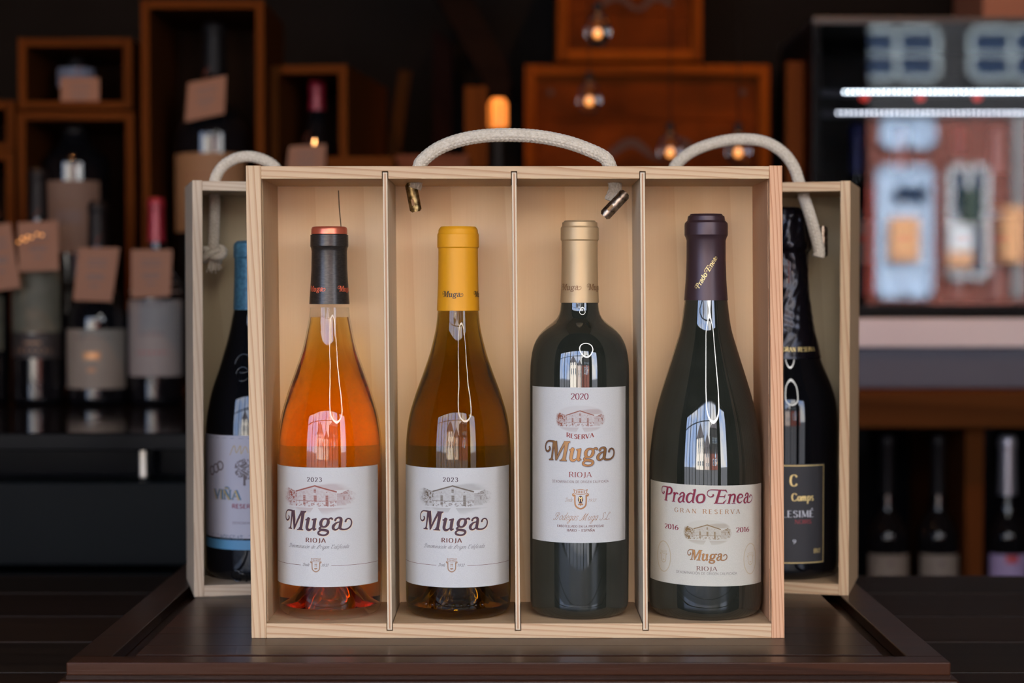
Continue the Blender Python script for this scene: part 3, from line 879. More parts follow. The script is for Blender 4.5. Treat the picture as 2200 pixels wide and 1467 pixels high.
M['frame_dark'] = pbsdf('window_frame_paint', srgb(24, 24, 26), 0.5)
xs_ = [WIN_X0, -2.0, -1.15, -0.3, 0.4, 1.08, WIN_X1]
for i in range(6):
    a, b_ = (1.36 if i == 5 else xs_[i]), xs_[i + 1]
    bars = [(a, a + .03, WIN_Y - .07, WIN_Y - .02, WIN_Z0, WIN_Z1), (b_ - .03, b_, WIN_Y - .07, WIN_Y - .02, WIN_Z0, WIN_Z1),
            (a, b_, WIN_Y - .07, WIN_Y - .02, WIN_Z0, WIN_Z0 + .05), (a, b_, WIN_Y - .07, WIN_Y - .02, WIN_Z1 - .05, WIN_Z1)]
    if i < 5:
        bars.append((a, b_, WIN_Y - .06, WIN_Y - .03, 1.0, 1.03))
        m_ = (a + b_) / 2
        bars.append((m_ - .012, m_ + .012, WIN_Y - .06, WIN_Y - .03, WIN_Z0, WIN_Z1))
    structure(bm_obj('window_%d' % (i + 1), box_bm(bars), M['frame_dark']))

# ================================================================== street and the house across it
M['asphalt'] = pbsdf('asphalt', srgb(80, 80, 80), 0.9)
structure(box('street', (-40, 40, -45, WIN_Y - .2, -1.2, -1.05), M['asphalt'], None, 0))
FY = -20.0
br = pbsdf('red_brick', srgb(150, 74, 58), 0.85)
t_ = br.node_tree
bt = t_.nodes.new('ShaderNodeTexBrick')
bt.inputs['Scale'].default_value = 4.0
bt.inputs['Color1'].default_value = srgb(120, 52, 40)
bt.inputs['Color2'].default_value = srgb(92, 38, 32)
bt.inputs['Mortar'].default_value = srgb(140, 104, 90)
bt.inputs['Mortar Size'].default_value = 0.02
tcb = t_.nodes.new('ShaderNodeTexCoord'); mpb = t_.nodes.new('ShaderNodeMapping'); mpb.inputs['Rotation'].default_value = (PI / 2, 0, 0)
t_.links.new(tcb.outputs['Object'], mpb.inputs['Vector']); t_.links.new(mpb.outputs[0], bt.inputs['Vector'])
t_.links.new(bt.outputs['Color'], t_.nodes['Principled BSDF'].inputs['Base Color'])
M['white_paint'] = pbsdf('white_paint', srgb(232, 232, 230), 0.6)
M['pane'] = pbsdf('dark_window_pane', srgb(34, 46, 66), 0.05)
M['frame_grey'] = pbsdf('grey_window_paint', srgb(136, 148, 150), 0.6)
M['sky_tint'] = pbsdf('sky_lit_blue', srgb(176, 196, 218), 0.6)  # sky light on the white bay is put into its colour
M['slate'] = pbsdf('roof_slate', srgb(84, 80, 84), 0.8)

def RX(px): return (px - 1100) / F_PX * 24.6
def RZ(py): return CAM_Z + (630 - py) / F_PX * 24.6
def house(name, label, x0, x1, h, wins, mat, y=FY, gable=1.6, upper=None):
    t = thing(name, label, 'building', ((x0 + x1) / 2, y, -1.05))
    cx = (x0 + x1) / 2
    hs = h if upper is None else RZ(258) + 1.05
    box('wall', (x0 - cx, x1 - cx, -6, 0, 0, hs), mat, t, 0)
    if upper:
        box('upper_wall', (x0 - cx, x1 - cx, -6, -.001, hs, h), upper, t, 0)
    prism('roof', [(x0 - cx - .2, h), (x1 - cx + .2, h), (0, h + gable)], -6, .15, M['slate'], t, 0)
    for (a, b_, c, d, nm) in wins:                     # world x0 x1 z0 z1
        a, b_, c, d = a - cx, b_ - cx, c + 1.05, d + 1.05
        f = .07
        fm = M['frame_grey'] if nm == 'u' else M['sky_tint'] if nm == 'p' else M['white_paint']
        fr = bm_obj('window', box_bm([(a, b_, .0, .08, c, c + f), (a, b_, 0, .08, d - f, d), (a, a + f, 0, .08, c, d), (b_ - f, b_, 0, .08, c, d),
                                      ((a + b_) / 2 - f / 2, (a + b_) / 2 + f / 2, 0, .08, c, d), (a, b_, 0, .07, (c + d) / 2 - f / 3, (c + d) / 2 + f / 3)]), fm, t)
        box('pane', (a + f, b_ - f, .0, .03, c + f, d - f), M['sky_tint'] if nm == 'p' else M['pane'], fr, 0)
    return t
wl = [(RX(1828), RX(2012), RZ(178), RZ(62), 'u'), (RX(2072), RX(2255), RZ(178), RZ(62), 'u'),
      (RX(1885), RX(2005), RZ(320), RZ(255), 'p'), (RX(1878), RX(2000), RZ(640), RZ(355), 'p'), (RX(2030), RX(2120), RZ(600), RZ(355), 'w'),
      (RX(1600), RX(1760), RZ(178), RZ(62), 'u'), (RX(1600), RX(1780), RZ(620), RZ(360), 'w')]
bh = house('brick_house', 'red brick house with white framed windows across the street', 1.5, 9.5, 6.2, wl, br, upper=pbsdf('upper_wall_dark', srgb(26, 26, 28), 0.8))  # upper storey kept near black above the brick
bc = (1.5 + 9.5) / 2
def facade(nm, px0, px1, py0, py1, mat, y0=.08, y1=.14):
    return box(nm, (RX(px0) - bc, RX(px1) - bc, y0, y1, RZ(py1) + 1.05, RZ(py0) + 1.05), mat, bh, 0)
M['tan_poster'] = pbsdf('tan_poster', srgb(206, 150, 104), 0.7)
M['dark_green'] = pbsdf('dark_green_paint', srgb(40, 58, 46), 0.6)
facade('poster', 1905, 1968, 468, 560, M['tan_poster'])
facade('transom', 1918, 1985, 402, 428, M['pane'])
facade('poster', 2030, 2082, 484, 540, M['white_paint'])
facade('poster', 2030, 2082, 541, 574, M['tan_poster'])
facade('shutter', 2060, 2096, 405, 482, M['dark_green'])
facade('poster', 2146, 2192, 446, 562, M['tan_poster'])
facade('downpipe', 2168, 2196, 250, 640, pbsdf('grey_pipe', srgb(120, 116, 116), .6), .0, .07)
facade('door', 1838, 1866, 400, 640, pbsdf('red_door', srgb(170, 52, 28), .6))
cw = [(x, x + .9, z, z + 1.5, 'w') for x in (-8.2, -6.4, -4.6) for z in (0.2, 2.9)]
house('cream_house', 'cream rendered house across the street beside the brick house', -9.5, -3.6, 5.2, cw, pbsdf('cream_render', srgb(226, 218, 204), 0.9), FY - 1, 2.4)
cw = [(x, x + .8, z, z + 1.2, 'w') for x in (-1.8, -.2) for z in (0.0, 2.4)]
house('gabled_house', 'low gabled house between the cream house and the brick house', -3.0, 1.3, 4.0, cw, pbsdf('grey_render', srgb(196, 180, 170), 0.9), FY - 2, 2.0)

# ================================================================== table and carving board
TZ = -0.04
tab = thing('plank_table', 'dark plank table under the carving board and wooden gift boxes', 'table', (0, 0, 0))
tm = [wood('table_plank_%d' % i, 0, srgb(*c), srgb(*d), 30, 0.8, rough=.5, spec=.15, figure=.8) for i, (c, d) in enumerate((((46, 31, 22), (25, 16, 11)), ((41, 30, 22), (22, 16, 12)), ((52, 35, 24), (29, 19, 13))))]
ys_ = [-.55, -.31, -.185, -.06, .07, .196, .32, .45, .565]
for i, (a, b_) in enumerate(zip(ys_[:-1], ys_[1:])):
    box('plank', (-1.15, 1.15, a + .0022, b_ - .0022, TZ - .03, TZ), tm[i % 3], tab, .0015)
box('underlay', (-1.14, 1.14, -.54, .56, TZ - .055, TZ - .0301), wood('table_joint', 0, srgb(150, 118, 80), srgb(110, 82, 54), 30), tab, 0)
for sx in (-1.05, 1.05):
    for sy in (-.48, .5):
        box('leg', (sx - .04, sx + .04, sy - .04, sy + .04, ZFLOOR, TZ - .055), tm[0], tab, .003)
bd = thing('carving_board', 'glossy reddish brown carving board with a juice groove on the table', 'board', (0, 0, 0))
bm_mats = [wood('board_%d' % i, 0, srgb(*c), srgb(*d), 40, 0.9, rough=.3, spec=.2, figure=.9) for i, (c, d) in enumerate((
    ((54, 27, 12), (30, 14, 6)), ((64, 35, 15), (36, 18, 8)), ((44, 22, 10), (24, 11, 5)), ((62, 31, 14), (34, 16, 7))))]
bx0, bx1, by0, by1 = -.31, .305, -.09, .41
gx0, gx1, gy0, gy1 = -.283, .279, -.068, .388
gw = .016
box('base_slab', (bx0 - .006, bx1 + .006, by0 - .006, by1 + .006, TZ + .0005, -.0115), bm_mats[0], bd, .003)
box('groove_floor', (bx0, bx1, by0, by1, -.0115, -.0090), bm_mats[2], bd, .0)
yy, i = gy0 + .006, 0
while yy < gy1 - gw - .001:
    y2 = min(yy + (.034, .046, .028, .052)[i % 4], gy1 - gw)
    box('strip', (gx0 + gw, gx1 - gw, yy, y2 - .0002, -.0090, 0), bm_mats[(i * 2 + i // 3) % 4], bd, .0003)
    yy, i = y2, i + 1
box('rim', (bx0, bx1, by0, gy0, -.0090, 0), bm_mats[3], bd, .0008)
box('rim', (bx0, bx1, gy1, by1, -.0090, 0), bm_mats[0], bd, .0008)
box('rim', (bx0, gx0, gy0 + .0002, gy1 - .0002, -.0090, 0), bm_mats[2], bd, .0008)
box('rim', (gx1, bx1, gy0 + .0002, gy1 - .0002, -.0090, 0), bm_mats[0], bd, .0008)

# ================================================================== the large gift box
H = .351
SH = .0086
XC = .0045
gb = thing('gift_box', 'large open pine gift box holding four wine bottles', 'box', (XC, 0, 0))
HW, TH, DEP = .1984, .0112, .104
zi0, zi1 = .011, H - .0098
def slot_poly(z_in, z_out, up):
    xs = (-.0955, 0, .0950)
    pts, s = [], 1 if up else -1
    w_ = .0023
    d_ = .0056
    line = [(-HW + TH, z_in)]
    for x in xs:
        line += [(x - w_, z_in), (x - w_, z_in + s * d_), (x + w_, z_in + s * d_), (x + w_, z_in)]
    line += [(HW - .0097, z_in), (HW - .0097, z_out), (-HW + TH, z_out)]
    return line
prism('top_panel', slot_poly(zi1, H - .0004, True), .0004, DEP, M['pine_x'], gb, .0003, SH)
prism('bottom_panel', slot_poly(zi0, 0, False), .0004, DEP, M['pine_x'], gb, .0003, SH)
# side panels with the runner groove for the missing lid
for sgn, mt, th_ in ((-1, M['pine_z'], TH), (1, M['pink_z'], .0097)):
    bm = bmesh.new()
    o_, i_, g_ = sgn * HW, sgn * (HW - th_), sgn * (HW - th_ + .0028)
    loop = [(o_, 0), (o_, DEP), (i_, DEP), (i_, .0105), (g_, .0105), (g_, .0060), (i_, .0060), (i_, 0)]
    lo = [bm.verts.new((x, y, 0)) for x, y in loop]
    hi = [bm.verts.new((x - SH * H, y, H)) for x, y in loop]
    bm.faces.new(lo); bm.faces.new(hi[::-1])
    for k in range(len(loop)):
        k2 = (k + 1) % len(loop)
        bm.faces.new((lo[k], hi[k], hi[k2], lo[k2]))
    bmesh.ops.recalc_face_normals(bm, faces=bm.faces[:])
    bmesh.ops.bevel(bm, geom=bm.edges[:], offset=.0004, segments=1, affect='EDGES')
    bm_obj('side_panel', bm, mt, gb)
bp_ = box('back_panel', (-HW + TH, HW - .0097, .0962, DEP - .0005, zi0 - .001, zi1 + .001), M['birch_z'], gb, 0, SH)
# a hairline split at the top of the back board
cr = [(-.139, .338, .0007), (-.1385, .325, .0008), (-.1375, .312, .0007), (-.1368, .300, .0005), (-.136, .286, .0002)]
pol = ribbon(cr, False, 6)
vs, fs = [], []
for p in pol:
    i0 = len(vs)
    vs += [(v[0] - SH * v[1], .0961, v[1]) for v in p]
    fs.append(tuple(range(i0, len(vs))))
mesh('split', vs, fs, M['crack'], gb)
for x in (-.0955, 0, .0950):
    dv = box('divider', (x - .0017, x + .0017, .0012, .0960, zi0 - .005, zi1 + .0048), M['ply_z'], gb, .0002, SH)
    cb_ = box('core_ply', (x - .0005, x + .0005, .0009, .0015, zi0 - .004, zi1 + .004), M['ply_core'], dv, 0, SH)

def to_local(o, pts):
    mi = Matrix.Translation(o.location) @ Matrix.Rotation(o.rotation_euler[2], 4, 'Z')
    mi = mi.inverted()
    return [mi @ Vector(p) for p in pts]

def rope(parent, pts, r=.0052, name='rope_handle', n=32):
    pth = [Vector(p) for p in catmull([tuple(p) for p in pts], n)]
    o = tube(name, to_local(parent, pth), r, M['rope'], parent, 72, .13, .0034, 12)
    # loose cotton fibres
    vs, fs = [], []
    lp = to_local(parent, pth)
    for k in range(260):
        i = random.randrange(1, len(lp) - 1)
        d = Vector((random.gauss(0, 1), random.gauss(0, 1), random.gauss(0, 1))).normalized()
        t = (lp[i + 1] - lp[i]).normalized()
        d = (d - t * d.dot(t)).normalized()
        a = lp[i] + d * r * .97
        b_ = a + d * random.uniform(.0003, .0016) + t * random.uniform(-.0022, .0022)
        c = b_ + t * random.uniform(-.0015, .0015) + d * random.uniform(-.0004, .0008)
        s_ = t.cross(d) * .00004
        i0 = len(vs)
        vs += [a - s_, a + s_, b_ + s_, b_ - s_, c]
        fs += [(i0, i0 + 1, i0 + 2, i0 + 3), (i0 + 3, i0 + 2, i0 + 4)]
    f = mesh('loose_fibre', vs, fs, M['rope'], o)
    f['kind'] = 'stuff'
    return o

Yr = .050
hp = [P(1307, 392, Yr), P(1308, 352, Yr), P(1298, 338, Yr), P(1268, 323, Yr), P(1220, 306, Yr), P(1160, 294, Yr), P(1100, 290, Yr), P(1040, 292, Yr), P(985, 302, Yr), P(940, 320, Yr), P(908, 345, Yr), P(900, 362, Yr), P(893, 395, Yr), P(890, 405, Yr)]
hp = [P(1322, 398, Yr), P(1316, 375, Yr)] + hp[1:]
hp[0] = P(1312, 432, Yr)
hp.insert(1, P(1322, 405, Yr))
rp_ = rope(gb, hp)

def clip(parent, a, b_, mat, wid=.0046, face=(0, -1, 0)):
    """folded metal crimp: a half-round channel between two points, with a slot"""
    a, b_ = Vector(a), Vector(b_)
    t = (b_ - a).normalized()
    f = Vector(face); f = (f - t * f.dot(t)).normalized()
    s = t.cross(f)
    L = (b_ - a).length
    nL, nA = 14, 14
    verts, faces = [], []
    for layer, rr in ((0, wid), (1, wid - .0007)):
        for i in range(nL + 1):
            l = L * i / nL
            e = min(l, L - l) / .0016
            sq = 1.0 if e > 1 else math.sqrt(max(0.0, 1 - (1 - e) ** 2)) * .35 + .65
            for k in range(nA + 1):
                th = math.radians(-115 + 230 * k / nA)
                verts.append(a + t * l + s * math.sin(th) * rr * sq + f * (math.cos(th) * rr * .8))
    N = (nL + 1) * (nA + 1)
    for i in range(nL):
        for k in range(nA):
            if 8 <= i <= 10 and k in (7, 8):
                continue
            p = i * (nA + 1) + k
            faces.append((p, p + 1, p + nA + 2, p + nA + 1))
            faces.append((N + p, N + p + nA + 1, N + p + nA + 2, N + p + 1))
    for i in range(nL):
        for k in (0, nA):
            p = i * (nA + 1) + k
            faces.append((p, p + nA + 1, N + p + nA + 1, N + p))
    for i in (0, nL):
        for k in range(nA):
            p = i * (nA + 1) + k
            faces.append((p, p + 1, N + p + 1, N + p))
    return verts, faces, mat

for (a, b_, mt) in ((P(882, 392, Yr), P(894, 455, Yr), M['brass']), (P(1345, 414, Yr - .004), P(1297, 465, Yr - .004), M['steel'])):
    v, f, m_ = clip(gb, a, b_, mt)
    o = mesh('metal_clip', to_local(gb, v), f, m_, rp_, True, 40)
    o['label'] = 'bent metal rope clip'

# ================================================================== bottles in the large box
YA, ZB = .047, .0112
M['cap_black'] = noise_var(pbsdf('black_foil', srgb(52, 46, 42), 0.3, 0.5), srgb(44, 40, 36), srgb(60, 53, 48), (300, 300, 900), bump=.05)
M['cap_copper'] = pbsdf('copper_foil', srgb(214, 112, 84), 0.33, 0.75)
M['cap_yellow'] = pbsdf('mustard_foil', srgb(206, 140, 14), 0.48, 0.1, spec=.35)
M['cap_gold'] = pbsdf('matt_gold_foil', srgb(182, 152, 112), 0.48, 0.5)
M['cap_plum'] = pbsdf('plum_foil', srgb(62, 44, 48), 0.38, 0.4)
b1 = Bottle('wine_bottle', 'clear glass bottle of orange rose wine with black capsule and copper top', 708.5, YA, ZB,
            [(660, 41.5), (680, 43.5), (700, 47), (750, 58), (800, 75), (850, 92), (900, 105), (950, 111), (990, 112), (1250, 112), (1290, 111.5)],
            [(504, 40.5), (528, 40.8), (532, 38.8), (536, 38), (560, 38.2), (600, 39.8), (653, 43.2)], 653)
b1.hollow(M['clear_glass'], M['rose_wine'], 681)
b1.caps = [(38.6 * b1.k, b1.z(502)), (40.6 * b1.k, b1.z(505)), (40.9 * b1.k, b1.z(529)), (39 * b1.k, b1.z(533)), (38 * b1.k, b1.z(540)), (38.6 * b1.k, b1.z(580)), (41 * b1.k, b1.z(620)), (43.3 * b1.k, b1.z(653))]
cp = b1.capsule(M['cap_black'])
tz = b1.z(487)
lathe('capsule_top', [(0, tz), (33 * b1.k, tz), (37 * b1.k, tz - .0006), (38.4 * b1.k, tz - .002), (38.6 * b1.k, b1.z(503))][::-1], M['cap_copper'], b1.root, 64, True, 50)
M['ink_copper'] = pbsdf('copper_ink', srgb(220, 104, 70), 0.45, 0.3)
def cap_word(b, which, phi, py, wmm, mat, parent, rot=0.0, name='lettering'):
    p = place(word_polys(which), wmm, 0, 0, rot)
    z0 = P(b.cpx, py, b.Y - .014).z - b.zb
    return wrap(name, [[(v[0], v[1] + z0) for v in q] for q in p], b.capz_r, phi, mat, parent, .0002)
for ph in (-.66, 1.10, 2.8):
    cap_word(b1, 'M', ph, 626, .0165, M['ink_copper'], cp)
la = b1.lab(994, 1243, math.radians(-9.5), math.radians(80), M['paper'])
b1.lab(966, 1243, PI, math.radians(62), M['paper'], 'back_label')
b1.lp = math.radians(-9.5)

def front_label(b, la, mat_word, ink, dx, paper):
    """year, engraving, wordmark, denomination, shield - px columns shifted by dx"""
    picture(paper, ink, True, b.rz, b.lp, arc(b, 618 + dx), arc(b, 772 + dx), zf(b, 1108), zf(b, 1026), la)
    txt(b, '2023', 671 + dx, 703 + dx, 1035, 9.2, M['ink_plum'], la, thick=.16, thin=.07, track=.18)
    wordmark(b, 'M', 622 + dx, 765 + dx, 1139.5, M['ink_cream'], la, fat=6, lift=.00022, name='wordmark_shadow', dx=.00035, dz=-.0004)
    wordmark(b, 'M', 622 + dx, 765 + dx, 1139.5, mat_word, la, lift=.0003)
    txt(b, 'RIOJA', 668 + dx, 711 + dx, 1165.3, 9.2, M['ink_brown'], la, 'roman', thick=.19, thin=.09, track=.17)
    txt(b, 'Denominación de Origen Calificada', 630 + dx, 759 + dx, 1178.5, 8.5, M['ink_grey'], la, 'script', thick=.075, thin=.045, track=.02, slant=.45, curve=0)
    kf = ppm(b.Y - b.R)
    cx = arc(b, 689.5 + dx)
    b.write(place(emblem(29 * kf), 1, cx, zf(b, 1214)), M['ink_tan'], la, name='shield')
    b.write(place(emblem_m(29 * kf), 1, cx, zf(b, 1214)), M['ink_tan'], la, name='shield_letter')
    txt(b, 'Desde', 661 + dx, 676 + dx, 1217, 7, M['ink_grey'], la, 'script', thick=.09, thin=.05, track=.0, slant=.4)
    txt(b, '1932', 702 + dx, 717 + dx, 1217, 5.8, M['ink_grey'], la, 'roman', thick=.12, thin=.06, track=.1, slant=.4)
    z0 = zf(b, 1215.5)
    h_ = b.lp
    hl = math.radians(79) * b.R
    b.write([[(-hl + (arc(b, 657 + dx) + hl) * (i + j) / 12, z0 + k * .00028) for j, k in ((0, 0), (1, 0), (1, 1), (0, 1))] for i in range(12)], M['ink_brown'], la, name='rule')
    s0 = arc(b, 722 + dx)
    b.write([[(s0 + (hl - s0) * (i + j) / 12, z0 + k * .00028) for j, k in ((0, 0), (1, 0), (1, 1), (0, 1))] for i in range(12)], M['ink_brown'], la, name='rule')
front_label(b1, la, M['ink_plum'], srgb(128, 58, 42), 0, PAPER)

b2 = Bottle('wine_bottle', 'olive glass bottle of white wine with mustard yellow capsule', 984.5, YA, ZB,
            [(667, 44), (694, 46.5), (750, 58.5), (800, 75), (850, 93), (900, 106.5), (950, 112), (990, 113), (1250, 113), (1290, 112.5)],
            [(487, 40), (494, 42), (500, 42.6), (504, 44.6), (531, 44.9), (534, 42.6), (560, 42.6), (610, 43.4), (667, 45.6)], 667)
b2.hollow(M['olive_glass'], M['white_wine'], 672)
cp = b2.capsule(M['cap_yellow'])
M['ink_black'] = pbsdf('black_ink', srgb(40, 32, 24), 0.5)
for ph in (-.27, 1.42, 3.1):
    cap_word(b2, 'M', ph, 638, .0175, M['ink_black'], cp)
la = b2.lab(995, 1244, math.radians(-4), math.radians(78), M['paper'])
b2.lab(966, 1244, PI, math.radians(62), M['paper'], 'back_label')
b2.lp = math.radians(-4)
front_label(b2, la, M['ink_plum'], srgb(88, 74, 58), 284.5, PAPER)
for a in np.linspace(-.62, .5, 9):
    lathe('glass_stud', [(0, .0016), (.0008, .0013), (.0014, .0004), (.0016, 0)], M['olive_glass'], b2.root, 12).matrix_local = \
        Matrix.Rotation(a, 4, 'Z') @ Matrix.Translation((0, -b2.R + .0002, .012)) @ Matrix.Rotation(PI / 2, 4, 'X')

b3 = Bottle('wine_bottle', 'square shouldered dark red wine bottle with matt gold capsule', 1245, YA, ZB,
            [(648, 40), (668, 42), (680, 46.5), (690, 55), (700, 68), (710, 79), (722, 89), (740, 98), (760, 103), (790, 106), (820, 106.5), (1100, 106.5), (1290, 106)],
            [(474, 35), (478, 37.6), (486, 38), (490, 40.8), (515, 41), (518, 38.6), (560, 38.5), (610, 39.6), (650, 41.6)], 650)
b3.solid(M['dark_glass'])
cp = b3.capsule(M['cap_gold'])
M['ink_bronze'] = pbsdf('bronze_ink', srgb(120, 84, 52), 0.45, 0.3)
for ph in (-.58, 1.0, 2.6):
    cap_word(b3, 'M', ph, 623, .0185, M['ink_bronze'], cp)
la = b3.lab(827, 1152, math.radians(-4), math.radians(68), M['paper'])
kf = ppm(b3.Y - b3.R)
txt(b3, '2020', 1223, 1260, 858, 13, M['ink_wine'], la, thick=.13, thin=.05, track=.02)
picture(PAPER, srgb(128, 70, 50), False, b3.rz, b3.lp, arc(b3, 1190), arc(b3, 1297), zf(b3, 931), zf(b3, 869), la)
txt(b3, 'RESERVA', 1214, 1272, 941.5, 9.5, M['ink_red'], la, thick=.22, thin=.07, track=.12, curve=.45)
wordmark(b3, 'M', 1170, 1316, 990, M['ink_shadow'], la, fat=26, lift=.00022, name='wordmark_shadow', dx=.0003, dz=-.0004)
wordmark(b3, 'M', 1170, 1316, 990, M['ink_plum'], la, fat=10, lift=.0003, name='wordmark_outline')
wordmark(b3, 'M', 1170, 1316, 990, M['gold'], la, fat=-12, lift=.0004)
txt(b3, 'RIOJA', 1219, 1268, 1025, 11, M['ink_red'], la, thick=.13, thin=.05, track=.1)
txt(b3, 'DENOMINACION DE ORIGEN CALIFICADA', 1185, 1303, 1037.5, 5.2, M['ink_brown'], la, 'sans', thick=.1, track=.12)
cx = arc(b3, 1243.5)
b3.write(place(emblem(42 * kf), 1, cx, zf(b3, 1072)), M['gold_flat'], la, .00025, 'shield')
b3.write(place(emblem_core(42 * kf), 1, cx, zf(b3, 1072)), M['ink_plum'], la, .0002, 'shield_oval')
b3.write(place(emblem_m(42 * kf), 1, cx, zf(b3, 1072)), M['gold_pale'], la, .0003, 'shield_letter')
txt(b3, 'Desde', 1211, 1227, 1078, 9, M['ink_tan'], la, 'script', thick=.08, thin=.045, track=.0, slant=.4)
txt(b3, '1932', 1260, 1277, 1078, 6.5, M['ink_tan'], la, 'roman', thick=.1, thin=.05, track=.1, slant=.4)
txt(b3, 'Bodegas Muga S.L.', 1187, 1307, 1118, 16, M['gold_flat'], la, 'script', thick=.065, thin=.035, track=.03, slant=.5)
txt(b3, 'EMBOTELLADO EN LA PROPIEDAD', 1195, 1293, 1133, 4.8, M['ink_brown'], la, 'roman', thick=.16, thin=.09, track=.14)
txt(b3, 'HARO - ESPAÑA', 1215, 1274, 1142, 5.6, M['ink_brown'], la, 'roman', thick=.16, thin=.08, track=.1)

b4 = Bottle('wine_bottle', 'sloping shouldered dark wine bottle with plum coloured capsule', 1516, YA, ZB,
            [(645, 46), (700, 53.5), (750, 67.5), (800, 83), (850, 98), (900, 110), (950, 117), (1000, 121), (1250, 121.3), (1290, 121)],
            [(460, 36), (465, 39), (474, 40.5), (479, 45.5), (484, 46.4), (505, 46.4), (510, 44), (517, 41.8), (560, 42), (600, 43.4), (645, 46.8)], 645)
b4.solid(M['dark_glass'])
cp = b4.capsule(M['cap_plum'])
cap_word(b4, 'PE', .0, 588, .029, M['gold_pale'], cp, math.radians(58))
la = b4.lab(1030, 1240, math.radians(-4.6), math.radians(75.6), M['cream'], slope=-.018)
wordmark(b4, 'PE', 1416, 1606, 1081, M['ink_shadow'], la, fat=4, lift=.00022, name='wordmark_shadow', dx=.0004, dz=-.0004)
wordmark(b4, 'PE', 1416, 1606, 1081, M['ink_wine'], la)
txt(b4, 'GRAN RESERVA', 1441, 1578, 1103.5, 9.2, M['gold_flat'], la, thick=.14, thin=.055, track=.36)
picture(CREAM, srgb(112, 84, 40), False, b4.rz, b4.lp, arc(b4, 1457), arc(b4, 1561), zf(b4, 1173), zf(b4, 1115), la, b4.ls)
txt(b4, '2016', 1422, 1449, 1142, 10.5, M['ink_wine'], la, thick=.16, thin=.06, track=.04)
txt(b4, '2016', 1569, 1599, 1144, 10.5, M['ink_wine'], la, thick=.16, thin=.06, track=.04)
wordmark(b4, 'M', 1467, 1550, 1204, M['ink_plum'], la, fat=10, lift=.0003, name='wordmark_outline')
wordmark(b4, 'M', 1467, 1550, 1204, M['gold'], la, fat=-12, lift=.0004)
txt(b4, 'RIOJA', 1485, 1529, 1226, 9, M['ink_brown'], la, thick=.13, thin=.05, track=.12)
txt(b4, 'DENOMINACIÓN DE ORIGEN CALIFICADA', 1445, 1571, 1234.5, 5.2, M['ink_grey'], la, 'sans', thick=.09, track=.1)
for px in (1420, 1602):
    kf4 = ppm(b4.Y - b4.R)
    c = arc(b4, px)
    b4.write(place(emblem(26 * kf4), 1, c, zf(b4, 1203)), M['ink_pale'], la, name='seal')
    ring = ribbon([(.021 * .36 * math.cos(a) , .021 * .5 * math.sin(a) * 1.15, .0009) for a in np.linspace(0, 2 * PI, 20, endpoint=False)], True, 2)
    b4.write(place(ring, .95, c, zf(b4, 1203)), M['ink_pale'], la, name='seal_ring')
# ================================================================== the two smaller boxes behind
def PZ(px, py, z):
    d = ray(px, py)
    t = (z - CAM_Z) / d.z
    return Vector((d.x * t, CAM_Y + d.y * t, z))

def side_box(name, label, corner, ang, width, depth, hgt, mx, mz, mz2, anchor):
    """anchor 'l': corner is the front left foot, 'r': the front right one"""
    t = thing(name, label, 'box', corner, ang)
    x0, x1 = (0, width) if anchor == 'l' else (-width, 0)
    th = .0085
    box('side_panel', (x0, x0 + th, 0, depth, 0, hgt), mz if anchor == 'l' else mz2, t, .0006)
    box('side_panel', (x1 - th, x1, 0, depth, 0, hgt), mz2 if anchor == 'l' else mz, t, .0006)
    box('top_panel', (x0 + th, x1 - th, .0005, depth, hgt - .0085, hgt - .0005), mx, t, .0004)
    box('bottom_panel', (x0 + th, x1 - th, .0005, depth, 0, .0095), mx, t, .0004)
    box('back_panel', (x0 + th, x1 - th, depth - .006, depth - .0005, .0095, hgt - .0085), M['greyback'], t, 0)
    return t, x0, x1

AL = math.radians(13.5)
c1 = PZ(417, 1283, 0)
sb1, lx0, lx1 = side_box('gift_box', 'narrow greyish gift box with one blue capped bottle', c1, AL, .110, .102, .3515, M['grey_x'], M['grey_z'], M['grey_z'], 'l')
AR = math.radians(-15)
c2 = PZ(1823, 1280, 0)
sb2, rx0, rx1 = side_box('gift_box', 'narrow pine gift box holding a black sparkling wine bottle', c2, AR, .212, .104, .3515, M['pine_x'], M['pine_z'], M['pine_z'], 'r')

def world(o, p):
    return Matrix.Translation(o.location) @ Matrix.Rotation(o.rotation_euler[2], 4, 'Z') @ Vector(p)

# divider of the two-bottle box
box('divider', (-.1145, -.1111, .002, .0935, .0096, .3425), M['ply_z'], sb2, .0002)

# ropes (knotted on the left box, clipped on the right one)
y1 = c1.y + .058
r1p = [P(458, 535, y1), P(460, 500, y1), P(461, 440, y1), P(461, 400, y1), P(465, 378, y1), P(480, 356, y1), P(505, 341, y1), P(532, 336, y1), P(560, 341, y1), P(585, 354, y1), P(600, 375, y1), P(604, 420, y1)]
r1 = rope(sb1, r1p, .0048)
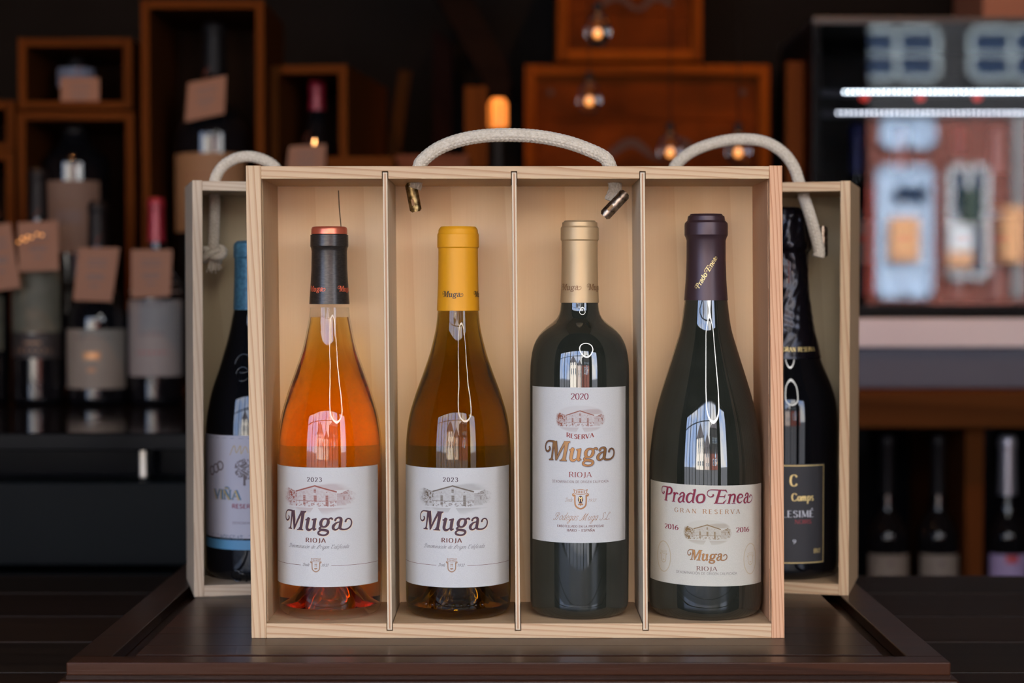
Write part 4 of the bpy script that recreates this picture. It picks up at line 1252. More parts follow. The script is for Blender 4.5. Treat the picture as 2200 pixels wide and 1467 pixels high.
# overhand knot and frayed end
kn = P(458, 547, y1)
kp = [kn + Vector(((.0062 + .0022 * math.cos(3 * a)) * math.cos(2 * a) * 1.1, (.0062 + .0022 * math.cos(3 * a)) * math.sin(2 * a) * .6, .0042 * math.sin(3 * a) + .002 * math.cos(a))) for a in np.linspace(0, 2 * PI, 60)]
tube('knot', to_local(sb1, kp), .0036, M['rope'], r1, 24, .13, .0034, 8)
for i in range(16):
    a = 2 * PI * i / 16
    e = Vector((math.cos(a) * random.uniform(.002, .008), math.sin(a) * .003, -random.uniform(.011, .017)))
    pth = catmull([kn + Vector((math.cos(a) * .002, math.sin(a) * .002, -.003)), kn + e * .6 + Vector((random.uniform(-.001, .001), 0, 0)), kn + e], 5)
    tube('frayed_strand', to_local(sb1, pth), .0006, M['rope'], r1, 6)
y2 = c2.y + .045
r2p = [P(1440, 420, y2), P(1446, 372, y2), P(1456, 350, y2), P(1490, 324, y2), P(1540, 306, y2), P(1590, 299, y2), P(1640, 304, y2), P(1678, 324, y2), P(1703, 354, y2), P(1716, 388, y2), P(1726, 420, y2 - .01), P(1740, 462, y2 - .02), P(1752, 505, y2 - .02), P(1760, 540, y2 - .02), P(1757, 552, y2 - .02)]
r2 = rope(sb2, r2p, .0050)
v, f, m_ = clip(sb2, P(1768, 486, y2 - .012), P(1769, 552, y2 - .012), M['steel'], .0038)
o = mesh('metal_clip', to_local(sb2, v), f, m_, r2, True, 40)
o['label'] = 'bent metal rope clip'

# bottle in the narrow greyish box
yb = c1.y + .062
M['cap_blue'] = noise_var(pbsdf('blue_foil', srgb(66, 112, 136), 0.45, 0.2), srgb(50, 90, 116), srgb(74, 122, 146), (260, 260, 260))
b5 = Bottle('wine_bottle', 'dark wine bottle with blue capsule in the narrow greyish box', 548, yb, .0097,
            [(664, 44), (717, 55), (787, 75), (856, 96), (912, 104), (950, 105), (1180, 105), (1215, 104)],
            [(518, 40), (523, 43), (528, 44.5), (552, 44.5), (556, 42.5), (600, 43), (665, 45)], 665)
b5.solid(M['black_glass'])
b5.capsule(M['cap_blue'])
M['paper_cool'] = pbsdf('cool_white_paper', srgb(158, 156, 166), 0.7)  # paper darkened too, its dimness put into the colour
la = b5.lab(928, 1143, math.radians(2), math.radians(86), M['paper_cool'])
lb_ = b5.lab(1147, 1167, math.radians(2), math.radians(86), pbsdf('blue_label_band', srgb(72, 124, 158), 0.6), 'label_band')
for yy in (934, 1137):
    z0 = b5.z(yy)
    b5.write([[(-.055 + .11 * (i + j) / 14, z0 + k * .0003) for j, k in ((0, 0), (1, 0), (1, 1), (0, 1))] for i in range(14)], M['ink_slate'], la, name='rule')
M['ink_straw'] = pbsdf('straw_ink', srgb(158, 138, 92), 0.5, .3)
txt(b5, 'VIÑA', 470, 533, 1074, 21, M['ink_blue'], la, thick=.24, thin=.08, track=.06, lift=.0002, fat=.06)
txt(b5, 'VIÑA', 469, 531, 1074.5, 21, M['ink_straw'], la, thick=.16, thin=.04, track=.09, lift=.0003)
txt(b5, 'RESERVA', 513, 572, 1092, 8.5, M['ink_wine'], la, 'sans', thick=.16, track=.1)
txt(b5, 'BODEGAS', 486, 536, 1161, 10, M['ink_slate'], lb_, 'sans', thick=.1, track=.1, squeeze=.8)
txt(b5, 'DENOMINACION', 514, 578, 1126, 5, M['ink_grey'], la, 'sans', thick=.1, track=.1)
tree = []
for i in range(190):
    a, rr = random.uniform(0, 2 * PI), random.uniform(0, 1) ** .6
    x, z = math.cos(a) * rr * .0085, math.sin(a) * rr * .009
    tree.append([(x + .0006 * math.cos(t), z + .0006 * math.sin(t)) for t in np.linspace(0, 2 * PI, 6, endpoint=False)])
tree += ribbon([(0, -.004, .0016), (0, -.014, .0022)], False, 2, False)
b5.write(place(tree, 1, arc(b5, 540), zf(b5, 1008)), M['ink_grey'], la, name='printed_tree')
for k in range(3):
    c = [(.0034 * math.cos(t), .0036 * math.sin(t)) for t in np.linspace(0, 2 * PI, 20, endpoint=False)]
    b5.write(place(ribbon([(p[0], p[1], .0013) for p in c], True, 1), 1, arc(b5, 466 + 10 * k), zf(b5, 1014 - 6 * k)), M['ink_grey'], la, .0002 + k * .0001, 'medal')
sc_ = ribbon([(-.012, -.006, .001), (-.006, .006, .0012), (-.003, -.003, .001), (.002, .006, .0012), (.003, -.004, .001), (.008, .005, .001), (.012, -.003, .001)], False, 6)
b5.write(place(sc_, .7, arc(b5, 528), zf(b5, 968)), M['ink_straw'], la, name='script_flourish')
# raised glass crest on shoulder and foot
for (px, py, s_) in ((528, 778, .008), (528, 800, .006), (520, 1222, .005), (530, 1228, .005)):
    aa = math.asin((px - b5.cpx) * b5.k / b5.R)
    zz = b5.z(py)
    rr = b5.rz(zz)
    ringp = []
    for t in np.linspace(0, 2 * PI, 20):
        za = zz + s_ * math.sin(t)
        a2 = aa + s_ * math.cos(t) / rr
        r_ = b5.rz(za) + .0003
        ringp.append((r_ * math.sin(a2), -r_ * math.cos(a2), za))
    tube('glass_crest', ringp, .0007, M['black_glass'], b5.root, 8)

# black sparkling wine in the right box
yc = c2.y + .063
M['cap_foil'] = pbsdf('black_champagne_foil', srgb(24, 20, 26), 0.22, 0.5)
b6 = Bottle('wine_bottle', 'black sparkling wine bottle with crinkled foil in the pine box', 1687, yc, .0097,
            [(560, 46), (640, 50), (700, 58), (770, 75), (830, 99), (870, 109), (905, 111), (1180, 111), (1215, 110)],
            [(446, 30), (452, 38), (462, 42), (500, 47), (524, 54), (534, 53), (542, 47), (560, 47), (600, 47.5), (640, 51), (700, 59.5), (768, 76)], 768)
b6.solid(M['black_glass'])
fw = lambda a, z: .0005 * math.sin(13 * a + 90 * z + 2 * math.sin(140 * z)) * math.sin(6 * a - 420 * z) * .6 + .0006 * math.sin(9 * a + 2.2 * math.sin(90 * z)) * min(1, max(0, (z - b6.z(620)) / .02)) + .0002
b6.seg = 140
cz_ = np.linspace(b6.caps[0][1], b6.caps[-1][1], 110)
b6.caps = [(b6.capz_r(float(q)), float(q)) for q in cz_]
cp = b6.capsule(M['cap_foil'], wob=fw)
b6.seg = 72
b6.lp, b6.ls = 0.0, 0.0
p = text_polys('GRAN RESERVA', .0036, 'serif', thick=.17, thin=.07, track=.12)
z0 = P(b6.cpx, 755, yc - .03).z - b6.zb
wrap('lettering', [[(v[0] + .009, v[1] + z0) for v in q] for q in p], b6.capz_r, 0.0, M['gold_pale'], cp, .0009)
M['black_label'] = pbsdf('black_label_paper', srgb(40, 38, 40), 0.6)
la = b6.lab(987, 1195, 0.0, math.radians(39), M['black_label'])
hl, za, zb2 = math.radians(37.6) * b6.R, b6.z(1193), b6.z(990)
fr = ribbon([(-hl, za, .0007), (-hl / 2, za, .0007), (0, za, .0007), (hl / 2, za, .0007), (hl, za, .0007)], False, 3, False) + ribbon([(-hl, zb2, .0007), (-hl / 2, zb2, .0007), (0, zb2, .0007), (hl / 2, zb2, .0007), (hl, zb2, .0007)], False, 3, False) + ribbon([(-hl, za, .0007), (-hl, zb2, .0007)], False, 3, False) + ribbon([(hl, za, .0007), (hl, zb2, .0007)], False, 3, False)
b6.write(fr, M['gold_pale'], la, name='gilt_border')
txt(b6, 'C', 1680, 1697, 1044, 24, M['gold_pale'], la, thick=.18, thin=.06)
txt(b6, 'Camps', 1684, 1732, 1076, 16, M['gold_pale'], la, thick=.17, thin=.07, track=.02)
M['ink_silver'] = pbsdf('silver_ink', srgb(200, 200, 206), 0.5)
M['ink_scarlet'] = pbsdf('scarlet_ink', srgb(150, 40, 44), 0.5)
txt(b6, 'MILESIMÉ', 1641, 1732, 1111, 14, M['ink_silver'], la, thick=.14, thin=.05, track=.08)
txt(b6, 'NOIRS', 1691, 1727, 1125, 8.5, M['ink_scarlet'], la, thick=.14, thin=.06, track=.06)
txt(b6, 'BRUT', 1733, 1748, 1189, 9, M['gold_pale'], la, 'sans', thick=.1, track=.06, squeeze=.7)
txt(b6, '9', 1687, 1694, 1168, 9, M['ink_silver'], la, thick=.14, thin=.06)

# ================================================================== shop background, left: black counter, crates, bottles
M['black_gloss'] = pbsdf('black_lacquer', (0.004, 0.004, 0.005, 1), 0.1, spec=0.06)
M['drawer'] = noise_var(pbsdf('dark_green_lacquer', srgb(10, 13, 14), 0.55, spec=.08), srgb(9, 12, 13), srgb(12, 15, 16), (6, 6, 6))
ZS = P(200, 868, 1.24).z
SF = P(200, 930, .70)
ct = thing('display_counter', 'glossy black display counter below the crates', 'counter', (0, 0, ZFLOOR))
dz = -ZFLOOR
yf = PZ(200, 930, ZS).y
box('counter_top', (-2.2, .10, yf, YB - .02, ZS - .02 + dz, ZS + dz), M['black_gloss'], ct, .002)
box('body', (-2.15, .08, yf + .10, YB - .03, 0, ZS - .02 + dz), M['black_gloss'], ct, 0)
zt_ = P(200, 1028, yf + .02).z
for k in range(5):
    z1_ = zt_ - k * .105 + dz
    for (a, b_) in ((-2.1, -1.35), (-1.345, -.75), (-.745, .07)):
        box('drawer', (a, b_, yf + .02, yf + .0995, z1_ - .1, z1_ - .004), M['drawer'], ct, .003)
pz0, pz1 = P(309, 1027, yf + .06), P(309, 938, yf + .06)
box('upright_strip', (pz0.x - .005, pz0.x + .005, yf + .055, yf + .068, pz0.z + dz, pz1.z + dz), pbsdf('brushed_steel', srgb(150, 146, 140), 0.4, 1.0), ct, .002)  # pale upright strip in the recess below the counter top

CR_L, CR_D = srgb(76, 40, 13), srgb(48, 24, 7)
M['crate_x'] = wood('crate_x', 0, CR_L, CR_D, 40)
M['crate_z'] = wood('crate_z', 2, CR_L, CR_D, 40)
M['crate_back'] = wood('crate_back', 2, srgb(44, 30, 21), srgb(28, 19, 13), 30)  # back boards darker, the crates' inner shade put into their colour

def crate(label, px0, px1, py0, z0, Y, depth=.24, th=.0125, rot=0.0, shelf=None):
    a, b_ = P(px0, py0, Y), P(px1, py0, Y)
    wd, hg = b_.x - a.x, a.z - z0
    t = thing('wooden_crate', label, 'crate', ((a.x + b_.x) / 2, Y, z0), rot, 'wooden display crates')
    h = wd / 2
    box('side_panel', (-h, -h + th, 0, depth, 0, hg), M['crate_z'], t, .001)
    box('side_panel', (h - th, h, 0, depth, 0, hg), M['crate_z'], t, .001)
    box('top_panel', (-h + th, h - th, 0, depth, hg - th, hg), M['crate_x'], t, .001)
    box('bottom_panel', (-h + th, h - th, 0, depth, 0, th), M['crate_x'], t, .001)
    box('back_panel', (-h + th, h - th, depth - .008, depth - .001, th, hg - th), M['crate_back'], t, 0)
    return t
YC = 1.36
zA = P(160, 236, YC).z
crate('lower crate with a huge round shouldered bottle inside', 36, 287, 240, ZS, YC)
crate('small crate stacked on top of another crate', 38, 282, 82, zA + .0005, YC)
crate('tall crate with a giant bottle wearing a tilted price tag', 302, 567, 0, ZS, YC)
zL = P(10, 325, YC).z
crate('crate cut off by the picture edge, lower one', -190, 30, 326, ZS, YC, .26)
crate('crate cut off by the picture edge, upper one', -190, 30, 216, zL + .0005, YC, .26)
crate('slim deep crate with a red capped bottle inside', 578, 747, 140, ZS, YC + .05,   .32, .0125, math.radians(-7))

M['cap_dark'] = pbsdf('dark_capsule', srgb(18, 15, 16), 0.5, 0.0, spec=.2)
M['cap_red'] = pbsdf('red_capsule', srgb(120, 24, 40), 0.35, 0.2)
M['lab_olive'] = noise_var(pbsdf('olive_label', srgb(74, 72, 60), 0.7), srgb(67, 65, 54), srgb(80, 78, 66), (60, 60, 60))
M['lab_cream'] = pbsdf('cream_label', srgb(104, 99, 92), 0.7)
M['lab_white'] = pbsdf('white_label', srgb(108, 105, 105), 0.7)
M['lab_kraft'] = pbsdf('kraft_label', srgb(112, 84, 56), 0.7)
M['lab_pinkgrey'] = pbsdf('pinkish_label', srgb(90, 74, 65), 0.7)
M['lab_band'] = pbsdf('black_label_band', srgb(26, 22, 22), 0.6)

def shop_bottle(label, cpx, Y, zb, y_top, half, neck, cap_y, sh_y, cap_mat, labs, name='wine_bottle', group='shop bottles', bot=None):
    """cpx centre, y_top cork line, half body px, neck px, cap_y lower edge of capsule, sh_y shoulder end"""
    b = Bottle(name, label, cpx, Y, zb,
               [(cap_y, neck * 1.05), (cap_y + (sh_y - cap_y) * .35, neck * 1.3), (cap_y + (sh_y - cap_y) * .65, half * .72), (cap_y + (sh_y - cap_y) * .88, half * .95), (sh_y, half), (sh_y + 40, half)],
               [(y_top, neck * .95), (y_top + 12, neck * 1.12), (y_top + 22, neck * 1.12), (y_top + 26, neck), (cap_y, neck * 1.12)], cap_y, group, None, 40)
    b.solid(M['black_glass'])
    b.capsule(cap_mat)
    for (a, c, mt, phi, hf, pr) in labs:
        lo = b.lab(a, c, phi, hf, mt)
        b.lp, b.ls = phi, 0.0
        for (py, hh, wd, im) in pr:
            z0 = zf(b, py)
            b.write([[(-wd + 2 * wd * (i + j) / 6, z0 + k * hh) for j, k in ((0, 0), (1, 0), (1, 1), (0, 1))] for i in range(6)], M[im], lo, name='printing')
    return b

YW = 1.24
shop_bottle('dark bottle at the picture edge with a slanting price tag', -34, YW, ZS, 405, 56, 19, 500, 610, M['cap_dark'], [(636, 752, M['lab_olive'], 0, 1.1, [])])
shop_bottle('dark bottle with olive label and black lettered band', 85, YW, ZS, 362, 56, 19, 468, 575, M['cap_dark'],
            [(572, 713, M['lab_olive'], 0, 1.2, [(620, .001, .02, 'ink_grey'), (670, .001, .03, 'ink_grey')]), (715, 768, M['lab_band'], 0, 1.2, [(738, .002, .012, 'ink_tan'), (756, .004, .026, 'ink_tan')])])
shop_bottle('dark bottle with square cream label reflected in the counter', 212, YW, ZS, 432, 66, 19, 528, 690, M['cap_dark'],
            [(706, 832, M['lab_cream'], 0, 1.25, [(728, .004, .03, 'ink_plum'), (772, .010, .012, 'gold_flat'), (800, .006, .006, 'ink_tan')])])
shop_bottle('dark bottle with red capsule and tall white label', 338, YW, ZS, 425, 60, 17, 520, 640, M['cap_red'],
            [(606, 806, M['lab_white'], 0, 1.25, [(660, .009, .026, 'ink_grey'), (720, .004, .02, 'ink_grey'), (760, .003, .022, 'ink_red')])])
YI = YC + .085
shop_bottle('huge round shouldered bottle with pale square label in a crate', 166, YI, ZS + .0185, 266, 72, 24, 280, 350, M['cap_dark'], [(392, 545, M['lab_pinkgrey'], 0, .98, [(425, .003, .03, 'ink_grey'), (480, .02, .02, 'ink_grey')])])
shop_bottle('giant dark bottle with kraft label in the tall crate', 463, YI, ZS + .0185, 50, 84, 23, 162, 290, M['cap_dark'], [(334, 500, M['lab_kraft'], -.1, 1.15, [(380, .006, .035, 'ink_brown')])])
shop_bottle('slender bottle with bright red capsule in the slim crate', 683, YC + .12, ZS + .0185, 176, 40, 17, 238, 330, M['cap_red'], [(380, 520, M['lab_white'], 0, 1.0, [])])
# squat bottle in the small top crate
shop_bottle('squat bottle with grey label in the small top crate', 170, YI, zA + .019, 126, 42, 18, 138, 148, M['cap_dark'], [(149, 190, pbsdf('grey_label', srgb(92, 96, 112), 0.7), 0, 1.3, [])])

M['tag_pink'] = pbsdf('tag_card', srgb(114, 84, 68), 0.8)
def price_tag(label, quad, Y, tilt=0.0):
    """card given by its four pixel corners (tl, tr, br, bl), with printed lines and a string"""
    pts = [P(x, y, Y) for x, y in quad]
    c = sum(pts, Vector()) / 4
    t = thing('price_tag', label, 'tag', (c.x, Y, min(p.z for p in pts)), 0, 'price tags in the shop')
    L = [p - t.location for p in pts]
    vs = [(p.x, p.y, p.z) for p in L] + [(p.x, p.y + .0008, p.z) for p in L]
    fs = [(3, 2, 1, 0), (4, 5, 6, 7)] + [(k, (k + 1) % 4, 4 + (k + 1) % 4, 4 + k) for k in range(4)]
    mesh('card', vs, fs, M['tag_pink'], t)
    bl = lambda u, v: (L[0] * (1 - u) + L[1] * u) * (1 - v) + (L[3] * (1 - u) + L[2] * u) * v
    for (v0, u0, u1) in ((.22, .25, .75), (.32, .25, .75), (.5, .28, .72), (.56, .28, .72), (.7, .38, .62)):
        q = [bl(u0, v0), bl(u1, v0), bl(u1, v0 + .035), bl(u0, v0 + .035)]
        mesh('printing', [(p.x, p.y - .0003, p.z) for p in q], [(3, 2, 1, 0)], M['ink_grey'], t)
    a = bl(.5, .06)
    tube('string', catmull([a + Vector((0, -.0004, 0)), a + Vector((-.004, .001, .012)), a + Vector((.002, .006, .022))], 6), .0006, M['ink_brown'], t, 6)
    return t
YT = YW - .062
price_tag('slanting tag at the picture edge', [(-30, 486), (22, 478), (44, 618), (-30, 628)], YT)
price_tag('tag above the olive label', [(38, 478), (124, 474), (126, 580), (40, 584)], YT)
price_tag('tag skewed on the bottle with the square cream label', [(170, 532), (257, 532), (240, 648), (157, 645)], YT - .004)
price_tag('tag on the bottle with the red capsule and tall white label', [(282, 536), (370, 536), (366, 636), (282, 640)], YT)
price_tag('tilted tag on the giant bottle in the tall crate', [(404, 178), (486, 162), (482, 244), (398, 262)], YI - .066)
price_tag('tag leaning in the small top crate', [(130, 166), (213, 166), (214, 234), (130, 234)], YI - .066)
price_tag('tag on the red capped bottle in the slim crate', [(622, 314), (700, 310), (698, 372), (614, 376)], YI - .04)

# glowing beads that make a warm spot before the olive-label bottle
M['warm_glow'] = pbsdf('warm_glow', (1, .6, .25, 1), emit=(1, .36, .08, 1), estr=0.9)
fl = thing('glow_beads', 'string of tiny warm glowing beads in front of the bottles', 'lights', P(60, 512, YT - .03))
fpx = [(40, 520), (48, 512), (55, 516), (60, 508), (68, 510), (80, 503), (90, 505)]
fp = [P(x, y, YT - .03) - fl.location for x, y in fpx]
tube('wire', catmull(fp, 5), .0006, M['cap_dark'], fl, 6)
for q in fp:
    o = lathe('bulb', [(0, -.0016), (.0013, -.001), (.0017, 0), (.0013, .001), (0, .0016)], M['warm_glow'], fl, 10)
    o.location = q

# ================================================================== shop background, middle
M['crate_o'] = wood('orange_crate', 0, srgb(122, 60, 13), srgb(72, 32, 7), 30, figure=.8)
M['crate_oz'] = wood('orange_crate_z', 2, srgb(122, 60, 13), srgb(72, 32, 7), 30, figure=.8)
M['crate_face'] = noise_var(pbsdf('stamped_crate_lid', srgb(140, 70, 32), 0.8, spec=.03), srgb(62, 28, 8), srgb(96, 42, 9), (9, 9, 15), 1.0, 3.0, lo=.3, hi=.7)
M['stamp'] = pbsdf('burnt_stamp', srgb(58, 34, 24), 0.8)
def lid_crate(label, px0, px1, py0, py1, Y):
    a, b_ = P(px0, py1, Y), P(px1, py0, Y)
    t = thing('wine_crate', label, 'crate', ((a.x + b_.x) / 2, Y, a.z), 0, 'wine crates on the dark wall')
    h, hg = (b_.x - a.x) / 2, b_.z - a.z
    fr, d = .019, YB - Y - .001
    box('side_panel', (-h, -h + fr, 0, d, 0, hg), M['crate_oz'], t, .002)
    box('side_panel', (h - fr, h, 0, d, 0, hg), M['crate_oz'], t, .002)
    box('top_panel', (-h + fr, h - fr, 0, d, hg - fr, hg), M['crate_o'], t, .002)
    box('bottom_panel', (-h + fr, h - fr, 0, d, 0, fr), M['crate_o'], t, .002)
    n = 3
    for k in range(n):
        z0, z1 = fr + (hg - 2 * fr) * k / n, fr + (hg - 2 * fr) * (k + 1) / n
        box('lid_board', (-h + fr, h - fr, .012, .024, z0 + .0006, z1 - .0006), M['crate_face'], t, .001)
    for sx in (-1, 1):
        o = lathe('screw', [(.006, 0), (.006, .002), (.003, .003), (0, .003)], M['stamp'], t, 16)
        o.matrix_local = Matrix.Translation((sx * (h - .045), .0118, hg - fr - .028)) @ Matrix.Rotation(PI / 2, 4, 'X')
    st = ribbon([(-.08, .12, .012), (-.03, .15, .018), (.02, .12, .01), (.06, .15, .02), (.1, .13, .012)], False, 5)
    k = hg / .3
    vs, fs = [], []
    for p in st:
        i0 = len(vs)
        vs += [(v[0] * k, .0116, v[1] * k) for v in p]
        fs.append(tuple(range(i0, len(vs))))
    mesh('stamp_mark', vs, fs, M['stamp'], t)
    return t
YO = 1.80
lid_crate('wide orange wine crate hung on the dark wall', 1127, 1655, 138, 470, YO)
lid_crate('orange wine crate hung above the wide one', 1197, 1510, -150, 130, YO)

M['pend_glass'] = glassmat('pendant_glass', (1, 1, 1, 1))
def glass_pendant(label, px, py, Y, drop):
    c = P(px, py, Y)
    t = thing('glass_pendant', label, 'pendant', c, 0, 'clear glass pendants with glowing cores for highlights')
    r = .020
    prof = [(r * math.sin(a), -r * 1.3 * math.cos(a)) for a in np.linspace(.0, 2.7, 14)] + [(.006, r * 1.5)]
    lathe('glass_globe', [(max(q[0], 0), q[1]) for q in prof], M['pend_glass'], t, 28)
    lathe('socket', [(0, r * 1.45), (.007, r * 1.45), (.007, r * 2.1), (0, r * 2.2)], M['cap_dark'], t, 16)
    o = lathe('bulb', [(0, -.006), (.0035, -.004), (.0045, 0), (.003, .005), (0, .007)], M['warm_glow'], t, 14)  # glowing core stands in for orange highlights on the hanging glass
    o.location = (0, 0, -.004)
    tube('cord', [Vector((0, 0, r * 2.1)), Vector((0, 0, ZCEIL - c.z))], .0012, M['cap_dark'], t, 6)
for i, (px, py) in enumerate(((1284, 66), (1266, 212), (1440, 322), (1586, 322))):
    glass_pendant(('small clear pendant high in front of the upper orange crate', 'small clear pendant in front of the wide orange crate',
                   'low clear pendant seen beside the end of a rope handle', 'low clear pendant framed under an arched rope handle')[i], px, py, (1.46, 1.66, 1.62, 1.62)[i], 0)

# staircase and clutter in the dark corner
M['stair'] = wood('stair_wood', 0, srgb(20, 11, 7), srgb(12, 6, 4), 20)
M['dark_red'] = pbsdf('dark_red_paint', srgb(20, 8, 7), 0.7)  # the post's own dark red brown
sta = thing('staircase', 'dark wooden staircase stringer rising along the back wall', 'staircase', (0, 1.86, ZFLOOR))
def slab(px_pts, Y0, Y1, mat, parent, name):
    q = [P(x, y, Y0) for x, y in px_pts]
    off = parent.location
    return prism(name, [(p.x - off.x, p.z - off.z) for p in q], Y0 - off.y, Y1 - off.y, mat, parent, .001)
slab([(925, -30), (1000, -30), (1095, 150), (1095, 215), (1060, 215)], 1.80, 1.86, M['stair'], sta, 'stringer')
slab([(930, 60), (972, 95), (972, 420), (930, 420)], 1.88, 1.93, M['dark_red'], sta, 'newel_post')
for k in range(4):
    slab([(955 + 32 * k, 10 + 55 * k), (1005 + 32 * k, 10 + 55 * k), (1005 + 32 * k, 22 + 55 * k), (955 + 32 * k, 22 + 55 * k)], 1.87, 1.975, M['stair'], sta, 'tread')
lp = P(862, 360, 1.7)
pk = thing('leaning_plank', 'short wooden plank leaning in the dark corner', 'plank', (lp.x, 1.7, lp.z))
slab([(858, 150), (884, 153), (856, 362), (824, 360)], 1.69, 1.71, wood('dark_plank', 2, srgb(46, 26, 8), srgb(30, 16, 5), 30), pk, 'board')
def low_box(label, px0, px1, py0, Y, depth, mat, z0=ZS):
    a, b_ = P(px0, py0, Y), P(px1, py0, Y)
    t = thing('wooden_box', label, 'box', ((a.x + b_.x) / 2, Y, z0), 0, 'low wooden boxes on the counter')
    h, hg = (b_.x - a.x) / 2, a.z - z0
    box('front_panel', (-h, h, 0, .012, 0, hg), mat, t, .001)
    box('side_panel', (-h, -h + .012, .0125, depth, 0, hg), mat, t, .001)
    box('side_panel', (h - .012, h, .0125, depth, 0, hg), mat, t, .001)
    box('back_panel', (-h + .012, h - .012, depth - .012, depth, 0, hg), mat, t, .001)
    box('lid', (-h + .012, h - .012, .0125, depth - .012, hg - .012, hg - .002), mat, t, .001)
    return t
low_box('low wooden box behind the slim crate', 778, 853, 286, 1.62 + .12, .14, M['crate_x'])
low_box('low wooden box in front of the slim crate', 702, 846, 336, 1.20, .14, M['crate_x'])
low_box('reddish low wooden box near the staircase', 850, 1006, 332, 1.28, .14, wood('reddish_box', 0, srgb(100, 60, 42), srgb(72, 40, 27), 30))
low_box('upright brown box beside the amber lamp', 998, 1046, 185, 1.57, .08, M['crate_z'])
al = P(1070, 276, 1.70)
wl_ = thing('amber_lamp', 'amber glass lantern glowing in the dark corner', 'lamp', (al.x, 1.70, ZS))
hz = al.z - ZS
box('stand', (-.006, .006, -.006, .006, .006, hz), M['cap_dark'], wl_, .001)
box('foot', (-.03, .03, -.03, .03, 0, .006), M['cap_dark'], wl_, .001)
M['amber'] = pbsdf('amber_glow', (1, .45, .12, 1), 0.4, emit=(1, .25, .035, 1), estr=.55)
hh = P(1070, 212, 1.70).z - al.z
lathe('shade', [(0, hz), (.013, hz), (.0165, hz + .004), (.0165, hz + hh * .8), (.011, hz + hh), (0, hz + hh)], M['amber'], wl_, 24)
for k in range(6):
    o = box('rib', (-.001, .001, -.018, -.0164, hz + .003, hz + hh * .82), M['cap_dark'], wl_, 0)
    o.rotation_euler[2] = k * PI / 3 + .3

# ================================================================== shop background, right: wood bay, fridge, cubbies
M['bay_x'] = wood('bay_x', 0, srgb(82, 48, 22), srgb(54, 31, 14), 20)
M['bay_z'] = wood('bay_z', 2, srgb(80, 43, 18), srgb(52, 27, 11), 20)
by = thing('shelf_bay', 'wooden shelf bay under the glass fridge', 'shelving', (0, 1.52, ZFLOOR))
def Q(px, py, Y):
    p = P(px, py, Y)
    return p.x, p.z - ZFLOOR
X0 = P(1690, 800, 1.52).x
X1 = X0 + 1.25
zc1, zc0 = Q(1900, 841, 1.52)[1], Q(1900, 920, 1.52)[1]
box('worktop', (X0, X1, 0, .46, zc0, zc1), M['bay_x'], by, .004)
zbf = Q(1900, 1320, 1.62)[1]
box('shelf', (X0, X1, .02, .46, zbf - .03, zbf), M['bay_x'], by, .002)
for px in (1702, 2094, 2420):
    xx = P(px, 1000, 1.56).x
    box('upright', (xx - .015, xx + .015, .04, .45, 0, zc0), M['bay_z'], by, .002)
box('back_panel', (X0, X1, .45, .46, 0, zc0), M['black_gloss'], by, 0)
box('plinth', (X0, X1, .03, .45, 0, .08), M['wall'], by, 0)
pst = thing('wooden_post', 'orange lit upright post beside the fridge', 'post', (P(1716, 300, 1.56).x, 1.60, ZFLOOR + zc1))
box('post', (-.014, .014, 0, .03, 0, P(1716, 132, 1.60).z - ZFLOOR - zc1), M['bay_z'], pst, .002)
zfl = ZFLOOR + zbf
cub = [('dark bottle with a cream label, first in the cubby', 1907, 46, 14, M['lab_cream'], M['cap_dark']), ('dark bottle with a cream label next to the cubby divider', 2016, 44, 14, M['lab_cream'], M['cap_dark']),
       ('bottle with silver neck foil and lilac label in the end cubby', 2165, 44, 18, pbsdf('lilac_label', srgb(132, 120, 158), 0.7), pbsdf('silver_foil', srgb(150, 148, 156), 0.35, .7))]
for (lb, cpx, hf, nk, lm, cm) in cub:
    pr = [(1215, .008, .004, 'ink_grey')] if lm is M['lab_cream'] else [(1210, .012, .01, 'ink_scarlet')]
    shop_bottle(lb, cpx, 1.585, zfl, 936, hf, nk, 1062, 1150, cm, [(1186, 1300, lm, 0, 1.2, pr)])

# fridge
YG = 1.60
fx0, fx1 = P(1745, 400, YG).x, P(1745, 400, YG).x + .86
zg0, zg1 = P(1900, 655, YG).z, P(1900, 52, YG).z
fzb = ZFLOOR + zc1
fr_ = thing('glass_fridge', 'black glass fronted wine fridge with rows of lights', 'fridge', (fx0, YG, fzb))
W_, zz0, zz1 = fx1 - fx0, zg0 - fzb, zg1 - fzb
M['fridge'] = pbsdf('fridge_black', srgb(8, 8, 9), 0.4, spec=.15)
M['fr_metal'] = pbsdf('brushed_metal_strip', srgb(200, 192, 193), 0.45, 0.0)
M['fr_blue'] = pbsdf('blue_grey_panel', srgb(70, 73, 86), 0.5, 0.2)
DP = .36
box('side_panel', (0, .014, 0, DP, zz0, zz1), M['fridge'], fr_, .001)
box('side_panel', (W_ - .014, W_, 0, DP, zz0, zz1), M['fridge'], fr_, .001)
box('top_panel', (0, W_, 0, DP, zz1, zz1 + .012), pbsdf('fridge_trim', srgb(60, 58, 58), 0.4, .5), fr_, .001)
box('back_panel', (.014, W_ - .014, DP - .01, DP, zz0, zz1), M['fridge'], fr_, 0)
box('floor_panel', (0, W_, 0, DP, zz0 - .012, zz0), M['fridge'], fr_, .001)
m1, m0 = P(1900, 684, YG).z - fzb, P(1900, 746, YG).z - fzb
box('metal_strip', (0, W_, .002, .03, m0, m1), M['fr_metal'], fr_, .002)
box('base_panel', (0, W_, .012, .04, .0005, m0 - .0005), M['fr_blue'], fr_, .002)
box('base_body', (.01, W_ - .01, .0405, DP, .0005, zz0 - .0125), M['fridge'], fr_, 0)
gm = bpy.data.materials.new('door_glass')
gm.use_nodes = True
t_ = gm.node_tree
t_.nodes.clear()
